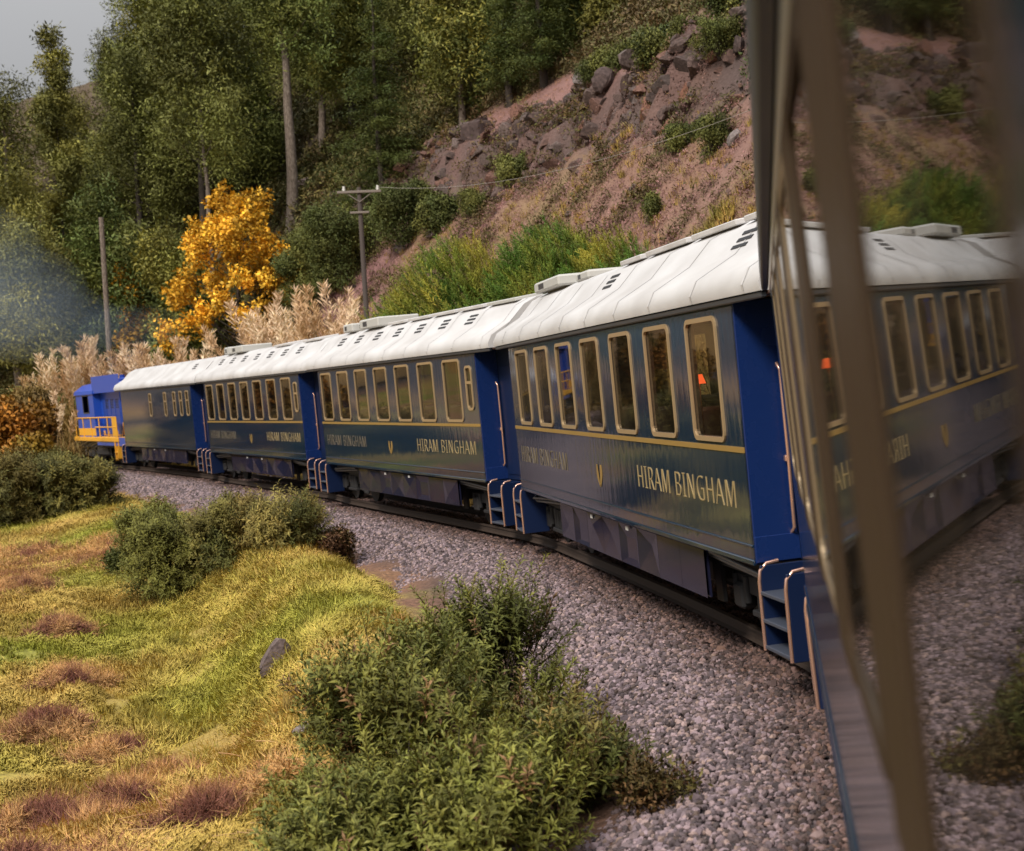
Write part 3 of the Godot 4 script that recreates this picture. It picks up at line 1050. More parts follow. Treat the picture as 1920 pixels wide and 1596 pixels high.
			for k in [0.10, 0.74]:
				var ml2 := MB.new()
				ml2.tube([Vector3(1.215 * sx, 0.22, z0 + d * k), Vector3(1.215 * sx, 0.82, z0 + d * k), Vector3(1.20 * sx, 0.91, z0 + d * k), Vector3(1.14 * sx, 0.97, z0 + d * k), Vector3(1.03 * sx, 0.985, z0 + d * k)], 0.016, 7)
				part("step_rail", ml2.mesh(), M.copper, stp)
			var mpi := MB.new()
			for k in 2:
				mpi.tube([Vector3((1.06 - 0.05 * k) * sx, 0.885 - 0.05 * k, z0 - d * 2.1), Vector3((1.07 - 0.05 * k) * sx, 0.87 - 0.06 * k, z0 - d * 1.4), Vector3((1.05 - 0.05 * k) * sx, 0.80 - 0.05 * k, z0 - d * 0.2), Vector3(0.96 * sx, 0.80 - 0.05 * k, z0 + d * 0.1)], 0.02, 7)
			part("brake_pipe", mpi.mesh(), M.steel, t)
	# below the floor
	var mu3 := MB.new()
	mu3.box(Vector3(0, 0.84, -l * 0.5), Vector3(1.9, 0.22, l))
	for k in 6:
		mu3.box(Vector3(0, 0.60, -l * (0.27 + 0.09 * k)), Vector3(1.5, 0.34, 0.62), Basis(), 0.02)
	part("underframe", mu3.mesh(), M.under, t)
	var rr := RandomNumberGenerator.new()
	rr.seed = int(l * 100) + int(xf.origin.z)
	var k0 := 1.75
	var k1 := l - 2.6
	var np := 8
	for sx in [-1.0, 1.0]:
		for k in np:
			var mk := MB.new()
			var a: float = lerpf(k0, k1, float(k) / np) + 0.004
			var b: float = lerpf(k0, k1, float(k + 1) / np) - 0.004
			var top := 0.90
			var low := 0.42
			var m := (a + b) * 0.5 + rr.randf_range(-0.1, 0.1)
			var pts := [Vector3(1.13, top, -a), Vector3(1.13, top, -b), Vector3(1.13, low, -b), Vector3(1.13, low, -a), Vector3(1.13 + rr.randf_range(-0.07, 0.07), rr.randf_range(0.5, 0.8), -m)]
			for q in 5: pts[q].x *= sx
			for q in 4:
				mk.tri(pts[q], pts[(q + 1) % 4], pts[4], Vector3(sx, 0, 0))
			mk.box(Vector3(1.09 * sx, 0.66, -(a + b) * 0.5), Vector3(0.02, 0.47, b - a))
			part("skirt_panel", mk.mesh(), M.skirt, t)
			if k in [3, 5]:
				var mlb := MB.new()
				mlb.box(Vector3(1.15 * sx, 0.865, -m), Vector3(0.012, 0.045, 0.10))
				part("label_plate", mlb.mesh(), M.pale, t)
	add_bogie(t, 0.85)
	add_bogie(t, l - 0.95)
	# lettering
	if o.get("letters", true):
		if not SH.has("text"):
			SH.text = text_mesh("HIRAM BINGHAM", 0.35)
			var me := MB.new()
			for sg in [-1.0, 1.0]:
				var prev := []
				for k in 7:
					var f := k / 6.0
					var outer := Vector3(sg * (0.02 + 0.13 * sin(PI * 0.5 * minf(1.0, f * 1.5)) * (1.0 - 0.25 * f * f)), -0.14 + 0.28 * f, 0)
					var inner := Vector3(sg * (0.004 + 0.055 * f), -0.10 + 0.24 * f, 0)
					if prev.size():
						me.quad(prev[0], outer, inner, prev[1], Vector3(0, 0, 1))
						me.quad(prev[0] - Vector3(0, 0, 0.006), outer - Vector3(0, 0, 0.006), outer, prev[0], Vector3(sg, 0, 0))
					prev = [outer, inner]
			SH.emblem = me.mesh()
		for sx in [-1.0, 1.0]:
			var tb := Basis(Vector3(0, 0, -sx), Vector3.UP, Vector3(sx, 0, 0))
			for s in ([2.05, l - 2.05]):
				part("lettering", SH.text, M.letter if s < 3.0 else M.letter_worn, t, Transform3D(tb.scaled_local(Vector3(1.18, 1, 1)), Vector3(1.203 * sx, 1.545, -s)))
			part("emblem", SH.emblem, M.gold, t, Transform3D(tb, Vector3(1.207 * sx, 1.45, -l * 0.5)))
	return t

func own_added_trim(t: Node3D, edges: Array) -> void:  # brown panels added on the posts, coloured as the hillside reflected there
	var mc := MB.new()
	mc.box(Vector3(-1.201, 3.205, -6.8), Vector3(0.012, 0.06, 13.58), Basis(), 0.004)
	part("added_sheen_strip", mc.mesh(), M.chrome, t)  # strip added to give the wall top its silver sky sheen
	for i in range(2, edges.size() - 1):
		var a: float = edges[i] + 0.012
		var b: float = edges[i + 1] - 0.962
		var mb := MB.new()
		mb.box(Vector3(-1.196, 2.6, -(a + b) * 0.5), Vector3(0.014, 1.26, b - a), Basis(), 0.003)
		part("post_reflection", mb.mesh(), M.reflected_brown, t)

func loco(xf: Transform3D) -> void:
	var t := thing("locomotive", "blue locomotive with yellow railings and steps at the head of the train", "locomotive", xf)
	var l := 8.4
	var mb := MB.new()
	mb.box(Vector3(0, 1.17, -l * 0.5), Vector3(2.5, 0.20, l), Basis(), 0.02)
	part("deck", mb.mesh(), M.yellow, t)
	var mh := MB.new()
	mh.extrude([Vector2(-0.86, 1.27), Vector2(-0.86, 3.28), Vector2(-0.74, 3.52), Vector2(-0.4, 3.68), Vector2(0, 3.73), Vector2(0.4, 3.68), Vector2(0.74, 3.52), Vector2(0.86, 3.28), Vector2(0.86, 1.27)], -0.5, -4.0, false, true)
	var hood := part("hood", mh.mesh(), M.loco, t)
	for k in 4:
		var md := MB.new()
		md.box(Vector3(-0.868, 2.1, -0.95 - 0.78 * k), Vector3(0.02, 1.5, 0.68), Basis(), 0.006)
		part("hood_door", md.mesh(), M.loco_dark, hood)
	for k in 3:
		var mg := MB.new()
		for j in 6:
			mg.box(Vector3(-0.872, 2.55 + 0.07 * j, -1.0 - 0.9 * k), Vector3(0.02, 0.035, 0.55))
		part("grille", mg.mesh(), M.black, hood)
	var mlp := MB.new()
	for x in [-0.22, 0.22]:
		mlp.cyl(Vector3(x, 3.12, -0.5), Vector3(x, 3.12, -0.42), 0.12, 12)
	part("headlight", mlp.mesh(), M.pale, t)
	var myb := MB.new()
	for sx in [-1.0, 1.0]:
		myb.box(Vector3(1.203 * sx, 1.50, -5.7), Vector3(0.012, 0.34, 3.38))
		myb.box(Vector3(0.866 * sx, 1.42, -2.25), Vector3(0.014, 0.22, 3.4))
	myb.box(Vector3(0, 1.62, -0.49), Vector3(1.7, 0.55, 0.03))
	part("yellow_band", myb.mesh(), M.yellow, t)
	var mc := MB.new()
	var hole := [[4.9, 6.1, 2.35, 3.2]]
	for sx in [-1.0, 1.0]:
		mc.col = Color.WHITE
		var ms := MB.new()
		side_shell(ms, 1.2 * sx, sx, 7.4, [[-1.0, 4.0, 0.9, 4.0], hole[0]], 1.27, 3.25)
		mc.v.append_array(ms.v); mc.n.append_array(ms.n); mc.uv.append_array(ms.uv); mc.c.append_array(ms.c)
	for z in [-4.0, -7.4]:
		mc.box(Vector3(0, 2.26, z), Vector3(2.4, 1.98, 0.04))
	part("cab", mc.mesh(), M.loco, t)
	var mr := MB.new()
	mr.extrude([Vector2(-1.26, 3.22), Vector2(-1.22, 3.38), Vector2(-0.8, 3.66), Vector2(0, 3.78), Vector2(0.8, 3.66), Vector2(1.22, 3.38), Vector2(1.26, 3.22)], -3.85, -7.55, false, true)
	part("cab_roof", mr.mesh(), M.loco, t)
	var mi := MB.new()
	mi.box(Vector3(0, 2.2, -5.6), Vector3(1.9, 1.7, 1.6))
	part("cab_inside", mi.mesh(), M.black, t)
	var mw := MB.new()
	ring(mw, -1.2, -1.0, 4.9, 6.1, 2.35, 3.2, 0.05, 0.06, 0.015, 0.02)
	part("window", mw.mesh(), M.gutter, t)
	var mst := MB.new()
	mst.box(Vector3(-0.1, 3.76, -2.2), Vector3(0.5, 0.16, 0.5), Basis(), 0.04)
	mst.cyl(Vector3(0, 3.6, -3.1), Vector3(0, 3.98, -3.1), 0.12, 12)
	part("exhaust_stack", mst.mesh(), M.loco_dark, t)
	for sx in [-1.0, 1.0]:
		for y in [2.15, 1.72]:
			var mt := MB.new()
			mt.tube([Vector3(1.22 * sx, y, -0.1), Vector3(1.22 * sx, y, -4.0 if y < 2 else -7.9)], 0.028, 8)
			part("handrail", mt.mesh(), M.yellow, t)
		for k in 6:
			var mp := MB.new()
			mp.cyl(Vector3(1.22 * sx, 1.2, -0.1 - 1.56 * k), Vector3(1.22 * sx, 2.15, -0.1 - 1.56 * k), 0.028, 8)
			part("rail_post", mp.mesh(), M.yellow, t)
		var me := MB.new()
		me.box(Vector3(1.22 * sx, 1.75, -0.45), Vector3(0.03, 0.85, 0.8), Basis(), 0.01)
		me.box(Vector3(1.10 * sx, 0.72, -0.10), Vector3(0.34, 0.75, 0.06), Basis(Vector3(0, 0, 1), 0.12 * sx), 0.01)
		me.box(Vector3(1.14 * sx, 0.62, -0.35), Vector3(0.30, 0.05, 0.5), Basis(), 0.01)
		me.box(Vector3(1.14 * sx, 0.34, -0.35), Vector3(0.30, 0.05, 0.5), Basis(), 0.01)
		me.box(Vector3(1.20 * sx, 0.70, -0.62), Vector3(0.12, 0.90, 0.08), Basis(), 0.01)
		part("end_steps", me.mesh(), M.yellow, t)
	var mu := MB.new()
	mu.box(Vector3(0, 0.92, -l * 0.5), Vector3(1.9, 0.32, l))
	mu.box(Vector3(0, 0.62, -l * 0.5), Vector3(1.9, 0.5, 2.2), Basis(), 0.08)
	part("underframe", mu.mesh(), M.under, t)
	add_bogie(t, 1.7)
	add_bogie(t, l - 1.8)

func railway() -> void:
	var cv := Curve3D.new()
	for p in TRK:
		cv.add_point(Vector3(p.x, 0.0, -p.y))
	var n := TRK.size()
	for i in n:
		var a: Vector2 = TRK[maxi(i - 1, 0)]
		var b: Vector2 = TRK[mini(i + 1, n - 1)]
		var d := (b - a).normalized()
		var l1: float = TRK[i].distance_to(a) * 0.33
		var l2: float = TRK[i].distance_to(b) * 0.33
		cv.set_point_in(i, -Vector3(d.x, 0, -d.y) * l1)
		cv.set_point_out(i, Vector3(d.x, 0, -d.y) * l2)
	cv.bake_interval = 0.5
	var t := thing("railway_track", "rusty narrow railway track on grey ballast under the train", "railway track")
	var len_ := cv.get_baked_length()
	for side in [-1.0, 1.0]:
		var mb := MB.new()
		var prev := []
		var d0 := 60.0
		while d0 < len_ - 1.0:
			var p := cv.sample_baked(d0)
			var f := (cv.sample_baked(d0 + 0.2) - p).normalized()
			var r := f.cross(Vector3.UP)
			p += r * 0.49 * side + Vector3(0, 0.05 + 0.022 * side, 0)
			var pr := []
			for q in [[-0.06, -0.13], [-0.012, -0.11], [-0.012, -0.04], [-0.034, -0.03], [-0.034, -0.002], [0.034, -0.002], [0.034, -0.03], [0.012, -0.04], [0.012, -0.11], [0.06, -0.13]]:
				pr.append(p + r * q[0] + Vector3.UP * q[1])
			if prev.size():
				for k in 9:
					mb.quad(prev[k], prev[k + 1], pr[k + 1], pr[k], ((pr[k] + pr[k + 1]) * 0.5 - p - Vector3(0, -0.065, 0)))
			prev = pr
			d0 += 0.8
		part("rail", mb.mesh(), M.rail, t)
	var ms := MB.new()
	ms.box(Vector3.ZERO, Vector3(1.8, 0.14, 0.22), Basis(), 0.015)
	var slm := ms.mesh()
	var d1 := 158.0
	for k in 130:
		var p := cv.sample_baked(d1)
		var f := (cv.sample_baked(d1 + 0.2) - p).normalized()
		part("sleeper", slm, M.sleeper, t, Transform3D(Basis(f.cross(Vector3.UP), Vector3.UP, -f), p + Vector3(0, -0.27, 0)))
		d1 += 0.65

# ---------------------------------------------------------------- everything in its place
const ORD := ["first", "second", "third", "fourth", "fifth", "sixth", "seventh", "eighth", "ninth", "tenth", "eleventh", "twelfth", "thirteenth", "fourteenth", "fifteenth", "sixteenth", "seventeenth", "eighteenth", "nineteenth", "twentieth", "twenty-first", "twenty-second", "twenty-third", "twenty-fourth", "twenty-fifth", "twenty-sixth", "twenty-seventh", "twenty-eighth", "twenty-ninth", "thirtieth"]

func _ready() -> void:
	rng.seed = 11
	var cam := Camera3D.new()
	cam.name = "camera"
	add_child(cam)
	cam.position = Vector3(0, EYE, 0)
	cam.rotation = Vector3(-0.0266, 0, -0.0519)
	cam.fov = 31.8
	cam.near = 0.01
	cam.far = 3000.0
	var ca := CameraAttributesPhysical.new()
	ca.frustum_focal_length = 42.12
	ca.frustum_focus_distance = 18.0
	ca.frustum_near = 0.01
	ca.frustum_far = 3000.0
	ca.exposure_aperture = 2.0
	cam.attributes = ca
	cam.current = true
	var we := WorldEnvironment.new()
	we.name = "world_environment"
	var env := Environment.new()
	var sky := Sky.new()
	var sm := ProceduralSkyMaterial.new()
	sm.sky_top_color = lin(0.97, 0.98, 1.0)
	sm.sky_horizon_color = lin(0.075, 0.076, 0.079)
	sm.sky_curve = 1.2
	sm.ground_bottom_color = lin(0.05, 0.05, 0.03)
	sm.ground_horizon_color = lin(0.12, 0.12, 0.10)
	sm.sky_energy_multiplier = 1.0
	sky.sky_material = sm
	env.background_mode = Environment.BG_SKY
	env.sky = sky
	env.tonemap_mode = Environment.TONE_MAPPER_LINEAR
	env.tonemap_exposure = 2.45
	env.sdfgi_enabled = true
	env.ssao_enabled = true
	env.ssil_enabled = true
	env.volumetric_fog_enabled = true
	env.volumetric_fog_density = 0.0
	we.environment = env
	add_child(we)
	var sun := DirectionalLight3D.new()
	sun.name = "sun"
	sun.light_energy = 0.5
	sun.light_color = Color(1.0, 0.96, 0.91)
	sun.light_angular_distance = 14.0
	sun.shadow_enabled = true
	sun.rotation_degrees = Vector3(-42, -32, 0)
	add_child(sun)

	N1.seed = 4
	N1.frequency = 0.02
	N1.fractal_octaves = 3
	N2.seed = 8
	N2.frequency = 0.05
	N2.fractal_octaves = 3
	make_materials()
	make_plant_meshes()
	CL.plumes = [plume_mesh(1), plume_mesh(2), plume_mesh(3), plume_mesh(4)]
	M.plume_tints = []
	for c in [Color(0.70, 0.54, 0.40), Color(0.82, 0.68, 0.52), Color(0.56, 0.39, 0.24)]:
		var pm: StandardMaterial3D = M.plume.duplicate()
		pm.albedo_color = c.linear_to_srgb()
		M.plume_tints.append(pm)
	make_ground()
	railway()

	# the train
	var std := []
	for k in 7: std.append(1.424 + 1.53 * k)
	var std2 := []
	for k in 7: std2.append(1.771 + 1.53 * k)
	var every := []
	for k in 7: every.append(1.4 + 1.53 * k)
	var few := [[0.22, 0.56, 2.22, 3.02]]
	var c1 := coach("nearest blue coach ahead, its whole side and gold lettering facing the gravel", car_xf(1.978, 12.941, 0.175, 0.0472), 11.207, std, {"vents": [1.0, 6.2], "units": [[10.9, 1.9, 1.0, 0.17], [9.2, 0.8, 0.6, 0.13]], "boards": [[0.6, 2.0, 0], [2.6, 1.5, 0], [4.4, 1.7, 0], [6.0, 1.0, 0]]})
	coach("second blue coach ahead, with a small two-pane window beside its near end", car_xf(-0.574, 26.198, 0.374, 0.0472), 11.207, std2, {"small": few, "vents": every, "units": [[8.6, 1.5, 1.0, 0.22], [9.9, 0.5, 0.6, 0.2], [10.6, 0.8, 0.9, 0.2]], "boards": [[0.4, 1.4, 1], [2.0, 1.4, 0], [3.6, 1.4, 0], [5.2, 1.4, 0], [6.8, 1.2, 0]]})
	coach("third blue coach ahead, between the yellow lit second one and the windowless looking van", car_xf(-5.494, 39.08, 0.42, 0.0472), 11.207, std2, {"small": few, "vents": every, "units": [[9.0, 1.5, 1.0, 0.22], [10.4, 0.8, 0.9, 0.24]], "boards": [[1.0, 1.6, 0], [4.0, 1.6, 0]]})
	var small4 := []
	for s in [0.35, 1.25, 2.2, 3.6, 6.0]:
		small4.append([s, s + 0.42, 2.15, 3.05])
	coach("farthest coach, grey-blue with a few small windows, coupled to the locomotive", car_xf(-11.1, 52.0, 0.461, 0.0472), 11.5, [], {"small": small4, "vents": [1.0], "letters": false, "furnished": false, "belt": false})
	var own := []
	for k in 8: own.append(1.49 + 1.53 * k)
	var oc := coach("the coach the picture is taken from, its glossy side and windows at the right edge", car_xf(-0.400, -2.972, -0.169, 0.0727), 13.6, own, {"own": true, "vents": [3.0, 6.0], "belt": false, "letters": false})
	own_added_trim(oc, own)
	loco(car_xf(-17.0, 64.3, 0.50, 0.0472))
	for k in 2:
		var ml := MB.new()
		var sh := CylinderMesh.new()
		sh.top_radius = 0.05
		sh.bottom_radius = 0.09
		sh.height = 0.12
		var tl := thing("table_lamp", ["lit red table lamp in the nearest window of the nearest coach", "dimmer red table lamp one window farther along the nearest coach"][k], "lamp", c1.transform * Transform3D(Basis(), Vector3(-0.82, 1.79, -0.85 - 1.53 * k)))
		ml.cyl(Vector3.ZERO, Vector3(0, 0.02, 0), 0.06, 12)
		ml.cyl(Vector3.ZERO, Vector3(0, 0.74, 0), 0.012, 8)
		part("stand", ml.mesh(), M.brass, tl)
		part("lamp_shade", sh, M.lamp, tl, Transform3D(Basis() * (1.2 - 0.4 * k), Vector3(0, 0.78, 0)))
		var li := OmniLight3D.new()
		li.name = "lamp_light"
		li.light_color = Color(1.0, 0.45, 0.25)
		li.light_energy = 0.012
		li.omni_range = 12.0
		li.omni_attenuation = 2.0
		li.light_size = 0.05
		li.shadow_enabled = true
		li.position = Vector3(0, 0.78, 0)
		tl.add_child(li)

	ballast()
	turf()
	hill_cover()
	rocks()
	wood()
	shrubs()
	pole_and_wire()
	smoke()

func place(s: float, q: float) -> Vector2:  # a point q metres to the hill side of the track, s metres ahead
	for i in TRK.size() - 1:
		var a: Vector2 = TRK[i]
		var b: Vector2 = TRK[i + 1]
		if s <= b.y:
			var d := (b - a).normalized()
			var p := a.lerp(b, (s - a.y) / (b.y - a.y))
			return p + Vector2(d.y, -d.x) * q
	return Vector2.ZERO

func ballast() -> void:
	var r := RandomNumberGenerator.new()
	r.seed = 31
	var ins := Inst.new()
	for i in 175000:
		var u := r.randf()
		var s := 1.0 + 72.0 * pow(u, 1.75)
		var q := r.randf_range(-3.5, 0.4) if r.randf() < 0.93 else r.randf_range(0.4, 3.0)
		if q < -3.05 and r.randf() < 0.75: continue
		var p := place(s, q) + Vector2(r.randf_range(-0.6, 0.6), r.randf_range(-0.6, 0.6))
		q = track(p.x, p.y).x
		if q < -3.3 or q > 3.2: continue
		var sc := r.randf_range(0.019, 0.039) * (1.0 + s * 0.013)
		if r.randf() < 0.012: sc *= 1.6
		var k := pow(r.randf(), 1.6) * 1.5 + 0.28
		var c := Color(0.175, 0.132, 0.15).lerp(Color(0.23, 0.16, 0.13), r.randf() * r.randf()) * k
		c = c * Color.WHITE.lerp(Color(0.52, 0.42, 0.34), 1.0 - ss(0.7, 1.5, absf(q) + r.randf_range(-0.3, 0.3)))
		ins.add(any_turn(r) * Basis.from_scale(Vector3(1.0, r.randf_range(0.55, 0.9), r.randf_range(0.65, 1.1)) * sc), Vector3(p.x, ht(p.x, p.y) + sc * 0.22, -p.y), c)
	tag(scatter("ballast_stones", ins, ballast_stone(), M.stone), "loose grey and mauve stones of the railway ballast beside the train", "gravel", "", "stuff")

func ballast_stone() -> ArrayMesh:
	var mb := MB.new()
	var r := RandomNumberGenerator.new()
	r.seed = 2
	var s := IcoLike()
	for t in s[1]:
		var a: Vector3 = s[0][t[0]]
		var b: Vector3 = s[0][t[1]]
		var c: Vector3 = s[0][t[2]]
		mb.tri(a, b, c, a + b + c)
	return mb.mesh()

func IcoLike() -> Array:
	var r := RandomNumberGenerator.new()
	r.seed = 17
	var g := (1.0 + sqrt(5.0)) / 2.0
	var p := [Vector3(-1, g, 0), Vector3(1, g, 0), Vector3(-1, -g, 0), Vector3(1, -g, 0), Vector3(0, -1, g), Vector3(0, 1, g), Vector3(0, -1, -g), Vector3(0, 1, -g), Vector3(g, 0, -1), Vector3(g, 0, 1), Vector3(-g, 0, -1), Vector3(-g, 0, 1)]
	for i in 12:
		p[i] = p[i].normalized() * r.randf_range(0.62, 1.05)
	var f := [[0, 11, 5], [0, 5, 1], [0, 1, 7], [0, 7, 10], [0, 10, 11], [1, 5, 9], [5, 11, 4], [11, 10, 2], [10, 7, 6], [7, 1, 8], [3, 9, 4], [3, 4, 2], [3, 2, 6], [3, 6, 8], [3, 8, 9], [4, 9, 5], [2, 4, 11], [6, 2, 10], [8, 6, 7], [9, 8, 1]]
	return [p, f]

func turf() -> void:
	var r := RandomNumberGenerator.new()
	r.seed = 41
	var short := Inst.new()
	var long_ := Inst.new()
	var matted := Inst.new()
	for i in 215000:
		var d := 8.5 + 52.0 * pow(r.randf(), 1.45)
		var brg := r.randf_range(-0.42, 0.16)
		var x := d * sin(brg)
		var z := d * cos(brg)
		var t := track(x, z)
		var a := -t.x + N1.get_noise_2d(x * 2.2, z * 2.2) * 0.35
		if a < 3.25 or t.x > 0: continue
		if a < 3.7 and r.randf() < 0.6: continue
		var y := ht_at(x, z, t)
		var berm := ss(11.0, 16.0, t.y) * (1.0 - ss(29.0, 36.0, t.y)) * ss(3.6, 4.2, a) * (1.0 - ss(6.2, 7.4, a))
		var c := meadow_mix(x, z, a)
		c = c.lerp(Color(0.36, 0.40, 0.05), berm * 0.5 * r.randf())
		var k := r.randf_range(0.7, 1.3)
		c = Color(c.r * k, c.g * k, c.b * k)
		var sc := (1.0 + d * 0.022) * r.randf_range(0.75, 1.3)
		var gx := ht(x + 0.3, z) - y
		var gz := ht(x, z + 0.3) - y
		var down := Vector3(-gx, 0, gz) / 0.3
		var tilt := Vector3.UP + down * (0.5 + berm * 1.8) + Vector3(N1.get_noise_2d(x * 30, z * 30), 0, N1.get_noise_2d(x * 30 + 99, z * 30)) * 1.3
		var up := tilt.normalized()
		var xx := up.cross(spread(r)).normalized()
		var b := Basis(xx, up, xx.cross(up)) * sc
		var dn := N1.get_noise_2d(x * 3.0 - 200.0, z * 3.0 + 90.0) + N2.get_noise_2d(x * 12.0, z * 12.0 + 70.0) * 0.5
		if r.randf() < ss(-0.12, 0.22, dn + 0.5 * ss(8.5, 14.0, a) - 0.32) * (1.0 - berm):  # dry grass, matted and tangled
			var hol := N2.get_noise_2d(x * 17.0 + 60.0, z * 17.0) * 2.2 + N2.get_noise_2d(x * 44.0, z * 44.0) * 1.2
			var mc := Color(0.26, 0.105, 0.075).lerp(Color(0.76, 0.44, 0.18), clampf(0.48 + hol, 0.0, 1.0)) * k
			var mu := (Vector3.UP * 0.3 + spread(r) * Vector3(1, 0.5, 1)).normalized()
			var mx := mu.cross(spread(r)).normalized()
			matted.add(Basis(mx, mu, mx.cross(mu)) * sc * 0.8, Vector3(x, y + maxf(hol, -0.2) * 0.07, -z), mc)
			if r.randf() < 0.6: continue
		if berm > 0.25 and r.randf() < 0.8 or r.randf() < 0.05:
			long_.add(b, Vector3(x, y - 0.01, -z), c)
		else:
			short.add(b, Vector3(x, y - 0.005, -z), c)
	tag(scatter("meadow_grass", short, CL.turf, M.grass), "short lime green and straw coloured grass of the meadow", "grass", "", "stuff")
	tag(scatter("matted_grass", matted, CL.dryt, M.grass), "matted golden and red brown dead grass over the left of the meadow", "grass", "", "stuff")
	tag(scatter("bank_grass", long_, CL.long, M.grass), "longer green grass combed down the low bank below the gravel", "grass", "", "stuff")
	# clumps of dry matted grass, one by one
	var sp := [[-0.295, 10.6, 0.85, "largest purplish brown mat of dead grass in the near left corner"], [-0.318, 14.2, 0.7, "reddish dead grass clump by the left edge, above the largest one"], [-0.286, 13.6, 0.6, "dead grass clump just above and right of the largest brown mat"], [-0.262, 14.8, 0.55, "brown grass clump right of the two stacked at left"], [-0.313, 18.6, 0.7, "dry pink clump near the left edge level with the grassy bank's foot"], [-0.296, 22.2, 0.6, "small dark topped dry clump in the left meadow under the bushes"], [-0.322, 33.0, 0.8, "far brown clump at the left edge near the far bushes"], [-0.238, 15.4, 0.4, "dark pointed tuft of dead grass at the meadow's middle"], [-0.215, 12.2, 0.4, "thin dry clump among fallen straws in the meadow"], [-0.335, 11.8, 0.7, "dead grass clump cut by the left picture edge, lower one"], [-0.30, 27.0, 0.6, "low straw coloured clump halfway to the far bushes"], [-0.275, 17.0, 0.5, "greyish pink clump in the middle of the left meadow"]]
	for q in sp:
		var at := gpos(q[0], q[1])
		var wob: float = q[1] * 7.7
		var t := thing("dry_grass_clump", q[3], "grass clump", Transform3D(Basis(), at), "clumps of dead grass in the meadow")
		var mm := Inst.new()
		for i in 900:
			var a := r.randf() * TAU
			var rr: float = q[2] * sqrt(r.randf()) * 0.62 * (1.0 + 0.35 * sin(a * 3.0 + wob) + 0.2 * sin(a * 5.0 + wob * 2.0))
			var hh: float = 0.26 * q[2] * (1.0 - pow(rr / (q[2] * 0.62), 2.0)) + 0.03 * N2.get_noise_2d(rr * 300, a * 90)
			var o := Vector3(cos(a) * rr * 1.25, maxf(hh, 0.0) + 0.10 * absf(sin(rr * 11.0 + a * 2.0)) - 0.04, sin(a) * rr)
			var up := (Vector3.UP * 0.25 + Vector3(cos(a), 0, sin(a)) * rr * 0.5 + spread(r) * Vector3(1, 0.4, 1)).normalized()
			var xx := up.cross(spread(r)).normalized()
			mm.add(Basis(xx, up, xx.cross(up)) * r.randf_range(0.8, 1.4), o, Color(0.27, 0.115, 0.085).lerp(Color(0.74, 0.44, 0.19), clampf(0.30 + 2.6 * N2.get_noise_2d(o.x * 34.0 + wob * 20.0, o.z * 34.0) + r.randf_range(-0.15, 0.15), 0.0, 1.0)) * r.randf_range(0.75, 1.2))
		tag(scatter("straw", mm, CL.dryt, M.grass, t), "", "", "", "stuff")
	var straw := Inst.new()
	for i in 260:
		var p := gpos(r.randf_range(-0.26, -0.13), r.randf_range(10.2, 15.0))
		straw.add(Basis(Vector3.UP, r.randf() * TAU) * Basis(Vector3(1, 0, 0), 1.45) * r.randf_range(0.5, 1.4), p + Vector3(0, 0.05, 0), tone(r, Color(0.5, 0.33, 0.16), Color(0.4, 0.22, 0.1)))
	var ms := MB.new()
	ms.tube([Vector3.ZERO, Vector3(0.01, 0.14, 0), Vector3(0, 0.26, 0.02)], 0.0035, 4, false)
	tag(scatter("fallen_straw", straw, ms.mesh(), M.grass), "pale straws lying about on the meadow grass", "straw", "", "stuff")

